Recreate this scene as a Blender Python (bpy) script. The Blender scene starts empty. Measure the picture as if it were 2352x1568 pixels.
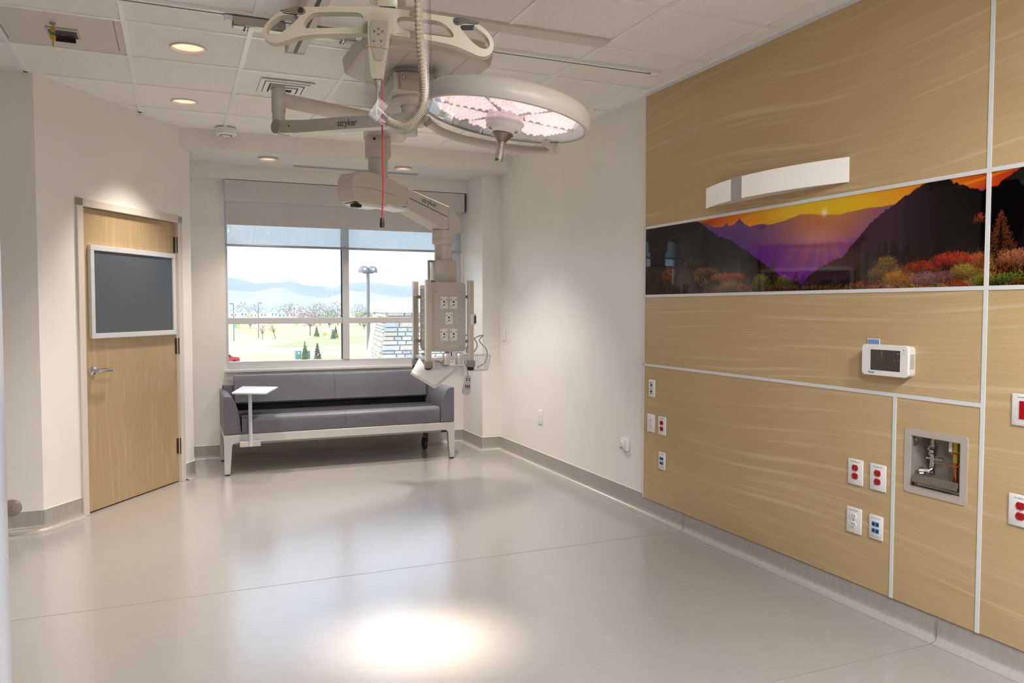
import bpy, bmesh, math, random
import numpy as np
from mathutils import Vector, Matrix
from mathutils.geometry import tessellate_polygon
random.seed(7); PI = math.pi
sc = bpy.context.scene
COL = sc.collection

# ------------------------------------------------------------------ camera, sky, sun, exposure
F_PX, YAW, PITCH, ROLL, EYE = 1795.17, 23.213, -2.469, 0.054, 1.396
cam_data = bpy.data.cameras.new('camera'); cam = bpy.data.objects.new('camera', cam_data); COL.objects.link(cam)
cam_data.sensor_width = 36.0; cam_data.lens = F_PX / 2352 * 36.0
cam_data.clip_start = 0.05; cam_data.clip_end = 20000
cam.matrix_world = (Matrix.Translation((0, 0, EYE)) @ Matrix.Rotation(math.radians(-YAW), 4, 'Z')
                    @ Matrix.Rotation(math.radians(90 + PITCH), 4, 'X') @ Matrix.Rotation(math.radians(ROLL), 4, 'Z'))
sc.camera = cam
vs = sc.view_settings
vs.view_transform = 'Standard'; vs.look = 'None'; vs.gamma = 1.0; vs.use_curve_mapping = False
vs.exposure = 0.56

world = bpy.data.worlds.new('sky'); sc.world = world; world.use_nodes = True
wn = world.node_tree.nodes; wl = world.node_tree.links; wn.clear()
w_out = wn.new('ShaderNodeOutputWorld'); w_bg = wn.new('ShaderNodeBackground')
w_tc = wn.new('ShaderNodeTexCoord'); w_map = wn.new('ShaderNodeMapping'); w_no = wn.new('ShaderNodeTexNoise'); w_cr = wn.new('ShaderNodeValToRGB')
w_map.inputs['Scale'].default_value = (2.2, 2.2, 9.0)
w_no.inputs['Scale'].default_value = 1.6; w_no.inputs['Detail'].default_value = 5.0
w_cr.color_ramp.elements[0].position = 0.36; w_cr.color_ramp.elements[0].color = (0.33, 0.50, 0.80, 1)
w_cr.color_ramp.elements[1].position = 0.62; w_cr.color_ramp.elements[1].color = (0.60, 0.69, 0.81, 1)
wl.new(w_tc.outputs['Generated'], w_map.inputs['Vector']); wl.new(w_map.outputs['Vector'], w_no.inputs['Vector'])
wl.new(w_no.outputs['Fac'], w_cr.inputs['Fac']); wl.new(w_cr.outputs['Color'], w_bg.inputs['Color'])
w_bg.inputs['Strength'].default_value = SKY_STRENGTH = 2.0
wl.new(w_bg.outputs['Background'], w_out.inputs['Surface'])

sun_d = bpy.data.lights.new('sun', 'SUN'); sun = bpy.data.objects.new('sun', sun_d); COL.objects.link(sun)
sun_d.energy = 3.0; sun_d.angle = math.radians(0.6); sun_d.color = (1.0, 0.95, 0.87)
sun.rotation_euler = Vector((0.80, 0.03, -0.60)).to_track_quat('-Z', 'Y').to_euler()
sun.location = (-20, -15, 30)
W_DOWN, W_DOME, W_FILL = 110.0, 2.7, 84.0      # lamp powers, used by the lamps below

# ------------------------------------------------------------------ materials
def lin(c):
    return tuple(((x/255)/12.92 if x/255 <= 0.04045 else ((x/255+0.055)/1.055)**2.4) for x in c)
MATS = {}
def mat(name, rgb=(200,200,200), rough=0.5, metal=0.0, spec=0.5, emit=None, estr=0.0, coat=0.0, raw=None):
    if name in MATS: return MATS[name]
    m = bpy.data.materials.new(name); m.use_nodes = True; b = m.node_tree.nodes['Principled BSDF']
    c = raw if raw else lin(rgb)
    b.inputs['Base Color'].default_value = (*c, 1); b.inputs['Roughness'].default_value = rough
    b.inputs['Metallic'].default_value = metal; b.inputs['Specular IOR Level'].default_value = spec
    b.inputs['Coat Weight'].default_value = coat
    if emit: b.inputs['Emission Color'].default_value = (*lin(emit), 1); b.inputs['Emission Strength'].default_value = estr
    MATS[name] = m; return m
def nodes(m): return m.node_tree.nodes, m.node_tree.links, m.node_tree.nodes['Principled BSDF']
def noisy(name, c1, c2, scale=(1,1,1), nscale=5.0, detail=4.0, rough=0.5, spec=0.5, bump=0.0, pos=(0.35,0.65), bscale=None, distort=0.0, metal=0.0):
    m = mat(name, c1, rough, metal, spec); N, L, b = nodes(m)
    g = N.new('ShaderNodeNewGeometry'); mp = N.new('ShaderNodeMapping'); no = N.new('ShaderNodeTexNoise'); cr = N.new('ShaderNodeValToRGB')
    mp.inputs['Scale'].default_value = scale; no.inputs['Scale'].default_value = nscale; no.inputs['Detail'].default_value = detail
    no.inputs['Distortion'].default_value = distort
    cr.color_ramp.elements[0].position = pos[0]; cr.color_ramp.elements[0].color = (*lin(c1), 1)
    cr.color_ramp.elements[1].position = pos[1]; cr.color_ramp.elements[1].color = (*lin(c2), 1)
    L.new(g.outputs['Position'], mp.inputs['Vector']); L.new(mp.outputs['Vector'], no.inputs['Vector'])
    L.new(no.outputs['Fac'], cr.inputs['Fac']); L.new(cr.outputs['Color'], b.inputs['Base Color'])
    if bump:
        bp = N.new('ShaderNodeBump'); bp.inputs['Strength'].default_value = bump; bp.inputs['Distance'].default_value = 0.002
        if bscale:
            n2 = N.new('ShaderNodeTexNoise'); n2.inputs['Scale'].default_value = bscale; n2.inputs['Detail'].default_value = 3
            L.new(g.outputs['Position'], n2.inputs['Vector']); L.new(n2.outputs['Fac'], bp.inputs['Height'])
        else: L.new(no.outputs['Fac'], bp.inputs['Height'])
        L.new(bp.outputs['Normal'], b.inputs['Normal'])
    return m

WALL = noisy('wall_paint', (236,232,226), (239,235,229), (1,1,1), 3, 2, 0.36, 0.5, 0.05, bscale=220)
WHITE_PAINT = mat('white_paint', (224,222,217), 0.35)
TILE = noisy('acoustic_tile', (232,228,224), (243,240,237), (1,1,1), 130, 4, 0.9, 0.15, 0.35, pos=(0.36,0.5))
TBAR = mat('grid_white', (246,245,243), 0.25)
METALTILE = mat('white_metal_tile', (236,235,232), 0.3)
FLOORM = noisy('sheet_vinyl', (159,155,152), (164,160,157), (0.5,6,1), 14, 6, 0.22, 0.8)
FLOORM.node_tree.nodes['Principled BSDF'].inputs['Coat Weight'].default_value = 0.7; FLOORM.node_tree.nodes['Principled BSDF'].inputs['Coat Roughness'].default_value = 0.2
COVE = noisy('cove_vinyl', (162,157,150), (170,165,158), (5,5,0.6), 14, 6, 0.3, 0.5)
SEAM = mat('weld_seam', (138,133,127), 0.5)
TRIM = mat('headwall_trim', (222,222,222), 0.35)
FRAMEP = mat('door_frame_paint', (214,205,194), 0.4)
WINFRAME = mat('window_frame_alu', (206,206,210), 0.38)
SILL = mat('sill_white', (226,226,226), 0.3)
PLATE = mat('plate_white', (235,232,230), 0.32)
PLATE_IN = mat('receptacle_white', (228,225,222), 0.3)
RED = mat('receptacle_red', (172,10,20), 0.22)
BLUE = mat('jack_blue', (20,108,178), 0.35)
DARK = mat('dark_slot', (26,24,24), 0.6)
BLACK = mat('black_plastic', (24,24,26), 0.4)
PRINT = mat('grey_print', (150,150,150), 0.6)
STEEL = noisy('brushed_steel', (176,172,166), (196,192,186), (1,40,1), 8, 3, 0.3, 0.5, metal=1.0)
CHROME = mat('chrome', (215,215,218), 0.12, 1.0)
STEELD = mat('dark_steel', (120,110,100), 0.28, 1.0)
BEIGE = mat('equipment_beige', (198,190,180), 0.36)
BEIGE2 = mat('equipment_beige_dark', (170,158,143), 0.4)
LIFTB = mat('lift_bar_beige', (178,167,145), 0.3)
LATCH = mat('latch_brown', (112,98,80), 0.35)
LATCHD = mat('latch_dark', (62,54,48), 0.35)
GREYP = mat('grey_plastic', (150,142,134), 0.4)
LOGO = mat('logo_grey', (86,80,74), 0.5)
REDCORD = mat('red_cord', (176,18,24), 0.5)
VINYL = noisy('sofa_vinyl', (94,94,103), (100,100,110), (1,1,1), 60, 3, 0.42, 0.5)
SOFASHADE = mat('sofa_painted_shade', (40,40,44), 0.8)  # near-black tone painting in the shade between seat and back
SOFAFR = mat('sofa_frame_silver', (192,190,187), 0.4, 0.15)
TABLEW = mat('tablet_white', (202,208,222), 0.28)
LAMPW = mat('lamp_diffuser', (238,233,226), 0.35, emit=(255,246,236), estr=0.10)
LAMPG = mat('lamp_band_grey', (176,174,170), 0.4)
BRASS = mat('brass_yellow', (206,172,66), 0.3, 0.7)
COPPER = mat('copper_pipe', (206,126,76), 0.25, 1.0)
ALU = mat('aluminium', (222,222,224), 0.3, 0.35)

def wood_mat(name, along, across, dark, mid, light, rough=0.42):
    """Wood veneer: fine grain running along one axis with slow waves and pale streaks."""
    m = mat(name, mid, rough, 0, 0.4); N, L, b = nodes(m)
    g = N.new('ShaderNodeNewGeometry')
    def noise(scale, s, det, dist=0.0, vec=None):
        mp = N.new('ShaderNodeMapping'); mp.inputs['Scale'].default_value = scale
        L.new(vec or g.outputs['Position'], mp.inputs['Vector'])
        n = N.new('ShaderNodeTexNoise'); n.inputs['Scale'].default_value = s; n.inputs['Detail'].default_value = det; n.inputs['Distortion'].default_value = dist
        L.new(mp.outputs['Vector'], n.inputs['Vector']); return n.outputs['Fac']
    # slow warp of the position across the grain
    wv = noise((1, 1, 1), 0.8, 0.0)
    sub = N.new('ShaderNodeMath'); sub.operation = 'SUBTRACT'; L.new(wv, sub.inputs[0]); sub.inputs[1].default_value = 0.5
    mul = N.new('ShaderNodeMath'); mul.operation = 'MULTIPLY'; L.new(sub.outputs[0], mul.inputs[0]); mul.inputs[1].default_value = 0.22
    cx = N.new('ShaderNodeCombineXYZ'); L.new(mul.outputs[0], cx.inputs[across])
    add = N.new('ShaderNodeVectorMath'); add.operation = 'ADD'; L.new(g.outputs['Position'], add.inputs[0]); L.new(cx.outputs[0], add.inputs[1])
    def sc3(a, c):
        v = [c, c, c]; v[along] = a; return tuple(v)
    grain = noise(sc3(0.9, 60), 3.0, 4.0, 0.1, add.outputs[0])
    streak = noise(sc3(0.5, 26), 1.5, 3.0, 0.0, add.outputs[0])
    broad = noise(sc3(0.5, 2.2), 1.0, 2.0, 0.0, add.outputs[0])
    r1 = N.new('ShaderNodeValToRGB'); e = r1.color_ramp.elements
    e[0].position = 0.34; e[0].color = (*lin(dark), 1); e[1].position = 0.66; e[1].color = (*lin(mid), 1); L.new(grain, r1.inputs['Fac'])
    r2 = N.new('ShaderNodeValToRGB'); e = r2.color_ramp.elements
    e[0].position = 0.57; e[0].color = (0, 0, 0, 1); e[1].position = 0.72; e[1].color = (0.85, 0.85, 0.85, 1); L.new(streak, r2.inputs['Fac'])
    mx = N.new('ShaderNodeMix'); mx.data_type = 'RGBA'; L.new(r2.outputs['Color'], mx.inputs['Factor']); L.new(r1.outputs['Color'], mx.inputs['A'])
    mx.inputs['B'].default_value = (*lin(light), 1)
    r3 = N.new('ShaderNodeValToRGB'); e = r3.color_ramp.elements
    e[0].position = 0.3; e[0].color = (0.93, 0.92, 0.90, 1); e[1].position = 0.7; e[1].color = (1.04, 1.04, 1.05, 1); L.new(broad, r3.inputs['Fac'])
    m2 = N.new('ShaderNodeMix'); m2.data_type = 'RGBA'; m2.blend_type = 'MULTIPLY'; m2.inputs['Factor'].default_value = 1.0
    L.new(mx.outputs['Result'], m2.inputs['A']); L.new(r3.outputs['Color'], m2.inputs['B'])
    L.new(m2.outputs['Result'], b.inputs['Base Color'])
    return m
WOOD = wood_mat('headwall_oak', 1, 2, (190,163,120), (198,171,128), (210,189,151), 0.34)
DOORWOOD = wood_mat('door_veneer', 2, 0, (172,148,111), (182,158,121), (190,168,134), 0.33)

def glass_mat(name, tint=(1,1,1), gloss=0.06, rough=0.0):
    m = bpy.data.materials.new(name); m.use_nodes = True; N = m.node_tree.nodes; L = m.node_tree.links; N.clear()
    o = N.new('ShaderNodeOutputMaterial'); t = N.new('ShaderNodeBsdfTransparent'); g = N.new('ShaderNodeBsdfGlossy'); mx = N.new('ShaderNodeMixShader')
    t.inputs['Color'].default_value = (*tint, 1); g.inputs['Roughness'].default_value = rough
    lw = N.new('ShaderNodeLayerWeight'); lw.inputs['Blend'].default_value = 0.25
    mr = N.new('ShaderNodeMath'); mr.operation = 'MULTIPLY_ADD'; mr.inputs[1].default_value = 0.4; mr.inputs[2].default_value = gloss*0.5
    L.new(lw.outputs['Fresnel'], mr.inputs[0]); L.new(mr.outputs[0], mx.inputs['Fac'])
    L.new(t.outputs[0], mx.inputs[1]); L.new(g.outputs[0], mx.inputs[2]); L.new(mx.outputs[0], o.inputs['Surface'])
    MATS[name] = m; return m
GLASS = glass_mat('window_glass', (0.97, 0.99, 0.98))
LENS = glass_mat('lamp_glass', (0.95, 0.98, 0.98), 0.05)
PLASTIC = glass_mat('clear_bag', (0.95, 0.95, 0.945), 0.05, 0.3)

def sheer_mat():
    m = bpy.data.materials.new('shade_screen'); m.use_nodes = True; N = m.node_tree.nodes; L = m.node_tree.links; N.clear()
    o = N.new('ShaderNodeOutputMaterial'); t = N.new('ShaderNodeBsdfTransparent'); d = N.new('ShaderNodeBsdfDiffuse'); tr = N.new('ShaderNodeBsdfTranslucent')
    a = N.new('ShaderNodeMixShader'); b = N.new('ShaderNodeMixShader')
    d.inputs['Color'].default_value = (*lin((206,210,210)), 1); tr.inputs['Color'].default_value = (*lin((196,206,210)), 1)
    t.inputs['Color'].default_value = (0.97, 0.96, 0.95, 1)
    g = N.new('ShaderNodeNewGeometry'); mp = N.new('ShaderNodeMapping'); mp.inputs['Scale'].default_value = (90, 1, 14); n = N.new('ShaderNodeTexNoise')
    n.inputs['Scale'].default_value = 1.0; n.inputs['Detail'].default_value = 3
    mr = N.new('ShaderNodeMapRange'); mr.inputs['To Min'].default_value = 0.46; mr.inputs['To Max'].default_value = 0.66
    L.new(g.outputs['Position'], mp.inputs['Vector']); L.new(mp.outputs[0], n.inputs['Vector']); L.new(n.outputs['Fac'], mr.inputs['Value'])
    a.inputs['Fac'].default_value = 0.55; L.new(d.outputs[0], a.inputs[1]); L.new(tr.outputs[0], a.inputs[2])
    L.new(mr.outputs[0], b.inputs['Fac']); L.new(a.outputs[0], b.inputs[1]); L.new(t.outputs[0], b.inputs[2]); L.new(b.outputs[0], o.inputs['Surface'])
    return m
SHEER = sheer_mat()
SHADE = mat('shade_blackout', (206,204,202), 0.8)
CASS = mat('shade_fascia', (208,205,200), 0.5)

# ------------------------------------------------------------------ mesh helpers
class MB:
    """Collects shapes in one bmesh; make() links them as ONE mesh object."""
    def __init__(s): s.bm = bmesh.new()
    def _xf(s, vs, M):
        if M is not None: bmesh.ops.transform(s.bm, matrix=M, verts=vs)
    def box(s, x0, x1, y0, y1, z0, z1, bevel=0.0, seg=2, M=None):
        r = bmesh.ops.create_cube(s.bm, size=1.0); vs = r['verts']
        for v in vs: v.co = Vector(((x0+x1)/2+v.co.x*(x1-x0), (y0+y1)/2+v.co.y*(y1-y0), (z0+z1)/2+v.co.z*(z1-z0)))
        if bevel > 0:
            es = list({e for v in vs for e in v.link_edges})
            rr = bmesh.ops.bevel(s.bm, geom=es, offset=bevel, segments=seg, affect='EDGES', profile=0.5)
            vs = list({v for f in rr['faces'] for v in f.verts} | {v for v in vs if v.is_valid})
        s._xf(vs, M); return s
    def cyl(s, p0, p1, r0, r1=None, n=20, caps=True):
        r1 = r0 if r1 is None else r1; p0, p1 = Vector(p0), Vector(p1); d = p1-p0
        q = d.to_track_quat('Z', 'Y'); bm = s.bm
        A = []; B = []
        for i in range(n):
            a = 2*PI*i/n; o = Vector((math.cos(a), math.sin(a), 0))
            A.append(bm.verts.new(p0+q@(o*r0))); B.append(bm.verts.new(p1+q@(o*r1)))
        for i in range(n):
            j = (i+1) % n; bm.faces.new((A[i], A[j], B[j], B[i]))
        if caps:
            bm.faces.new(A[::-1]); bm.faces.new(B)
        return s
    def lathe(s, prof, n=32, M=None, cap=False):
        bm = s.bm; rings = []
        for r, z in prof:
            if r < 1e-6: rings.append([bm.verts.new((0, 0, z))])
            else: rings.append([bm.verts.new((r*math.cos(2*PI*i/n), r*math.sin(2*PI*i/n), z)) for i in range(n)])
        for a, b in zip(rings, rings[1:]):
            for i in range(n):
                j = (i+1) % n
                if len(a) == 1 and len(b) == 1: continue
                if len(a) == 1: bm.faces.new((a[0], b[j], b[i]))
                elif len(b) == 1: bm.faces.new((a[i], a[j], b[0]))
                else: bm.faces.new((a[i], a[j], b[j], b[i]))
        s._xf([v for r in rings for v in r], M); return s
    def tube(s, pts, r, n=10, caps=True, ell=None):
        pts = [Vector(p) for p in pts]; m = len(pts); rs = r if isinstance(r, (list, tuple)) else [r]*m
        bm = s.bm; T = []
        for i in range(m):
            d = (pts[min(i+1, m-1)]-pts[max(i-1, 0)]); T.append(d.normalized())
        up = Vector((0, 0, 1)) if abs(T[0].z) < 0.9 else Vector((0, 1, 0))
        u = T[0].cross(up).normalized(); rings = []
        for i in range(m):
            u = (u-T[i]*u.dot(T[i])).normalized(); w = T[i].cross(u)
            e = ell or (1, 1)
            rings.append([bm.verts.new(pts[i]+(u*math.cos(2*PI*k/n)*e[0]+w*math.sin(2*PI*k/n)*e[1])*rs[i]) for k in range(n)])
        for a, b in zip(rings, rings[1:]):
            for k in range(n):
                j = (k+1) % n; bm.faces.new((a[k], a[j], b[j], b[k]))
        if caps: bm.faces.new(rings[0][::-1]); bm.faces.new(rings[-1])
        return s
    def prism(s, outer, y0, y1, holes=(), M=None, plane='xz'):
        """A 2-D outline (with holes) pushed through a thickness."""
        def P(a, b, y): return Vector((a, y, b)) if plane == 'xz' else Vector((a, b, y))
        loops = [list(outer)]+[list(h) for h in holes]; bm = s.bm; flat = []; F = []; K = []
        for lp in loops:
            f = [bm.verts.new(P(a, b, y0)) for a, b in lp]; k = [bm.verts.new(P(a, b, y1)) for a, b in lp]
            for i in range(len(lp)):
                j = (i+1) % len(lp); bm.faces.new((f[i], f[j], k[j], k[i]))
            F += f; K += k
        tr = tessellate_polygon([[Vector((a, b, 0)) for a, b in lp] for lp in loops])
        for a, b, c in tr:
            try: bm.faces.new((F[a], F[b], F[c])); bm.faces.new((K[c], K[b], K[a]))
            except ValueError: pass
        s._xf(F+K, M); return s
    def sphere(s, c, r, seg=16, rings=10, sc3=(1,1,1)):
        rr = bmesh.ops.create_uvsphere(s.bm, u_segments=seg, v_segments=rings, radius=1.0)
        for v in rr['verts']: v.co = Vector(c)+Vector((v.co.x*r*sc3[0], v.co.y*r*sc3[1], v.co.z*r*sc3[2]))
        return s
    def quad(s, *pts):
        s.bm.faces.new([s.bm.verts.new(p) for p in pts]); return s
    def mesh(s, name, smooth=None):
        bmesh.ops.recalc_face_normals(s.bm, faces=s.bm.faces)
        me = bpy.data.meshes.new(name); s.bm.to_mesh(me); s.bm.free()
        if smooth: shade(me, smooth)
        return me
    def make(s, name, m, parent=None, smooth=40, world=False):
        return link(name, s.mesh(name, smooth), m, parent, world)
def shade(me, deg):
    for p in me.polygons: p.use_smooth = True
    try: me.set_sharp_from_angle(angle=math.radians(deg))
    except Exception: pass
def link(name, me, m, parent=None, world=False):
    o = bpy.data.objects.new(name, me); COL.objects.link(o)
    if m is not None:
        me.materials.clear(); me.materials.append(m)
    if parent is not None:
        o.parent = parent
        if world:
            o.matrix_parent_inverse = (Matrix.Translation(parent.location) @ parent.rotation_euler.to_matrix().to_4x4()).inverted()
    return o
def tag(o, label, cat, group=None, kind=None):
    o['label'] = label; o['category'] = cat
    if group: o['group'] = group
    if kind: o['kind'] = kind
    return o
def thing(name, label, cat, loc=(0,0,0), rz=0.0, group=None, kind=None):
    o = bpy.data.objects.new(name, None); COL.objects.link(o); o.empty_display_size = 0.1
    o.location = loc; o.rotation_euler = (0, 0, rz); return tag(o, label, cat, group, kind)
def copy_tree(o, parent=None):
    c = o.copy(); COL.objects.link(c)
    if parent is not None: c.parent = parent
    for ch in list(o.children): copy_tree(ch, c)
    return c
def text(name, body, size, m, parent, M, extrude=0.0004):
    """Raised lettering as a mesh; M places it (local x right, local y up)."""
    cu = bpy.data.curves.new(name, 'FONT'); cu.body = body; cu.size = size; cu.extrude = extrude; cu.resolution_u = 3
    cu.align_x = 'CENTER'; cu.align_y = 'CENTER'
    t = bpy.data.objects.new(name, cu); COL.objects.link(t)
    dg = bpy.context.evaluated_depsgraph_get(); dg.update()
    me = bpy.data.meshes.new_from_object(t.evaluated_get(dg)); bpy.data.objects.remove(t); me.name = name
    me.transform(M); return link(name, me, m, parent)
FACE = Matrix.Rotation(PI/2, 4, 'X')       # text plane -> upright, facing -y
def arc(cx, cz, r, a0, a1, n):
    return [(cx+r*math.cos(math.radians(a0+(a1-a0)*i/n)), cz+r*math.sin(math.radians(a0+(a1-a0)*i/n))) for i in range(n+1)]
def rrect(x0, x1, z0, z1, r, n=5):
    return arc(x1-r, z1-r, r, 0, 90, n)+arc(x0+r, z1-r, r, 90, 180, n)+arc(x0+r, z0+r, r, 180, 270, n)+arc(x1-r, z0+r, r, 270, 360, n)
def smooth_path(pts, k=6):
    pts = [Vector(p) for p in pts]; out = []
    for i in range(len(pts)-1):
        p0 = pts[max(i-1, 0)]; p1 = pts[i]; p2 = pts[i+1]; p3 = pts[min(i+2, len(pts)-1)]
        for j in range(k):
            t = j/k
            out.append(0.5*((2*p1)+(p2-p0)*t+(2*p0-5*p1+4*p2-p3)*t*t+(3*p1-p0-3*p2+p3)*t**3))
    out.append(pts[-1]); return out
# ------------------------------------------------------------------ the room shell
ZC, ZS = 2.825, 2.674            # ceiling, soffit over the window bay
XR, XP = 2.903, 2.915            # wood face, painted face of the right wall
YP, YK, YW = 4.502, 7.081, 7.64  # end of the wood, bay pier, window wall
YB = 6.835                       # face of the bulkhead
XPR = 2.725                      # right cheek of the bay
LX, LY, MX, MY = -0.783, 5.599, 0.114, 6.921   # angled door wall, near and far corner
DLEN = math.hypot(MX-LX, MY-LY); DROT = math.atan2(MY-LY, MX-LX)
XL, Y0 = -1.9, -1.6

floor = MB().box(XL-0.2, 3.2, Y0-0.2, 7.9, -0.12, 0.0).make('floor', FLOORM, smooth=None)
tag(floor, 'glossy greige sheet vinyl floor with fine streaks', 'floor', kind='structure')
for nm, y, x0, x1 in (('floor_seam', 4.03, XL, 2.87), ('floor_seam', 2.25, XL, 2.86)):
    MB().box(x0, x1, y-0.0016, y+0.0016, -0.001, 0.0006).make(nm, SEAM, floor, None)
    MB().tube([(2.86, y, 0.001), (2.885, y, 0.006), (2.897, y, 0.02), (2.9005, y, 0.04), (2.9005, y, 0.10)], 0.002, 6).make('cove_seam', SEAM, floor)

def cove(name, pts, side, label, h=0.131):
    """Coved vinyl base swept along a wall line; side +1 puts the room on the left of the path."""
    prof = [(0.0, h), (0.007, h), (0.007, 0.045), (0.010, 0.028), (0.017, 0.014), (0.030, 0.005), (0.052, 0.0008)]
    P = [Vector((x, y, 0)) for x, y in pts]; bm = bmesh.new(); rows = []
    for i, p in enumerate(P):
        def nrm(a, b):
            d = (b-a).normalized(); return Vector((-d.y, d.x, 0))*side
        ns = []
        if i > 0: ns.append(nrm(P[i-1], p))
        if i < len(P)-1: ns.append(nrm(p, P[i+1]))
        n = ns[0] if len(ns) == 1 else (ns[0]+ns[1])/(1+ns[0].dot(ns[1]))
        rows.append([bm.verts.new(p+n*d+Vector((0, 0, z))) for d, z in prof])
    for a, b in zip(rows, rows[1:]):
        for k in range(len(prof)-1): bm.faces.new((a[k], a[k+1], b[k+1], b[k]))
    bmesh.ops.recalc_face_normals(bm, faces=bm.faces)
    me = bpy.data.meshes.new(name); bm.to_mesh(me); bm.free(); shade(me, 50)
    o = link(name, me, COVE); tag(o, label, 'baseboard', kind='structure')
    t = MB()
    for a, b in zip(P, P[1:]):
        d = (b-a).normalized(); n = Vector((-d.y, d.x, 0))*side
        t.tube([a+n*0.004+Vector((0, 0, h+0.001)), b+n*0.004+Vector((0, 0, h+0.001))], 0.0035, 6)
    t.make('cap_bead', WHITE_PAINT, o)
    return o
def wallbox(name, x0, x1, y0, y1, z0, z1, label, m=None):
    o = MB().box(x0, x1, y0, y1, z0, z1).make(name, m or WALL, smooth=None)
    return tag(o, label, 'wall', kind='structure')

BX0, BX1, BZ0, BZ1 = 2.165, 2.400, 0.630, 0.852      # opening of the recessed valve box
w = MB(); w.box(XP, XP+0.12, Y0, BX0, 0, ZC+0.1); w.box(XP, XP+0.12, BX1, 7.75, 0, ZC+0.1); w.box(XP, XP+0.12, BX0, BX1, 0, BZ0); w.box(XP, XP+0.12, BX0, BX1, BZ1, ZC+0.1); w.box(XP+0.12, XP+0.15, Y0, 7.75, 0, ZC+0.1)
ENTR = mat('dimmed_unseen_wall', (84,80,76), 0.4)  # dark tone put on unseen walls to cut bounce light and mural reflections
wall_right = tag(w.make('wall_right', WALL, smooth=None), 'cream painted right wall carrying the wood headwall panels', 'wall', kind='structure')
wallbox('wall_pier', XPR, XP+0.01, YK, 7.75, 0, ZS+0.02, 'cream painted pier at the right side of the window bay')
wallbox('wall_rear', XL-0.15, XP+0.15, Y0-0.15, Y0, 0, ZC+0.1, 'unseen entrance wall behind the camera, darkened to cut reflected light', ENTR)
wallbox('wall_far_left', XL-0.15, XL, Y0, LY+0.15, 0, ZC+0.1, 'unseen entrance wall at the far left, darkened to cut reflected light', ENTR)
wallbox('wall_left_return', XL, LX, LY, LY+0.15, 0, ZC+0.1, 'cream wall return left of the angled door wall, facing the room')
wallbox('wall_bay_left', MX-0.16, MX-0.02, MY-0.02, 7.75, 0, ZS+0.02, 'cream painted left cheek of the window bay')
# angled wall with the door opening
DO0, DO1, DTOP = 0.379, 1.408, 2.066
wl_root = thing('wall_left', 'angled cream wall holding the wooden door', 'wall', (LX, LY, 0), DROT, kind='structure')
w = MB(); w.box(0, DO0-0.05, 0, 0.14, 0, ZC+0.1); w.box(DO1+0.05, DLEN, 0, 0.14, 0, ZC+0.1); w.box(DO0-0.05, DO1+0.05, 0, 0.14, DTOP+0.045, ZC+0.1)
w.box(0, DLEN, 0.14, 0.17, 0, ZC+0.1)
w.make('wall_surface', WALL, wl_root, None)

cove('baseboard_right', [(XP, Y0), (XP, YK), (XPR, YK), (XPR, YW), (MX-0.02, YW)], 1, 'grey coved vinyl base along the right wall and window bay')
cove('baseboard_left', [(LX+(DO0-0.055)*math.cos(DROT), LY+(DO0-0.055)*math.sin(DROT)), (LX, LY), (XL, LY), (XL, Y0)], 1, 'grey coved vinyl base left of the door and along the left wall')
cove('baseboard_door', [(MX-0.02, YW), (MX, MY), (LX+(DO1+0.055)*math.cos(DROT), LY+(DO1+0.055)*math.sin(DROT))], 1, 'short grey coved vinyl base right of the wooden door')

# window wall: opening x 0.42..2.70, z 0.83..2.56
wb = thing('wall_back', 'cream painted window wall of the bay', 'wall', (0, YW, 0), kind='structure')
w = MB(); w.box(MX-0.1, 0.415, 0, 0.11, 0, ZS); w.box(2.70, XPR+0.02, 0, 0.11, 0, ZS); w.box(0.415, 2.70, 0, 0.11, 0, 0.82); w.box(0.415, 2.70, 0, 0.11, 2.50, ZS)
w.make('wall_surface', WALL, wb, None)
MB().box(MX-0.1, XPR, -0.13, 0, 2.552, ZS+0.01).make('header', WALL, wb, None)

# bulkhead and bay soffit
sf = tag(MB().box(-0.35, XP, YB, 7.75, ZS, ZS+0.03).make('ceiling_soffit', WHITE_PAINT, smooth=None), 'smooth white soffit over the window bay', 'ceiling', kind='structure')
bk = tag(MB().box(-0.40, XP, YB-0.012, YB, ZS, ZC+0.06).make('trim_bulkhead', WALL, smooth=None), 'cream bulkhead face dropping from the tile ceiling to the bay soffit', 'bulkhead', kind='structure')
tag(MB().box(XL-0.3, 3.3, Y0-0.3, 8.0, 2.93, 3.0).make('ceiling_slab', WHITE_PAINT, smooth=None), 'plain slab above the suspended ceiling', 'ceiling', kind='structure')

# suspended ceiling: grid bars and 0.6 m tiles, each its own piece
ceil = thing('ceiling', 'suspended ceiling of square acoustic tiles in a white grid', 'ceiling', (0, 0, ZC), kind='structure')
GX = [-0.222+0.598*k for k in range(-3, 6)]        # bars running toward the window
GY = [4.417+0.6045*k for k in range(-10, 4)]       # cross bars
XEND, YEND = XR, YB-0.012
def clipx(a, b): return max(a, XL), min(b, XEND)
cells = {}
tile_cache = {}
DOWN = {'a': (0.082, 4.742, 0.086), 'b': (0.075, 5.974, 0.08), 'c': (1.84, 5.946, 0.08), 'e': (0.082, 3.51, 0.086)}
xs = [XL]+[g for g in GX if g > XL+0.05]+[XEND]; ys = [Y0]+[g for g in GY if g > Y0+0.05 and g < YEND-0.1]+[YEND]
def inside(x, y):   # in front of the angled wall?
    return (x-LX)*math.sin(DROT)-(y-LY)*math.cos(DROT) > 0 if (y > LY) else True
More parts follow.
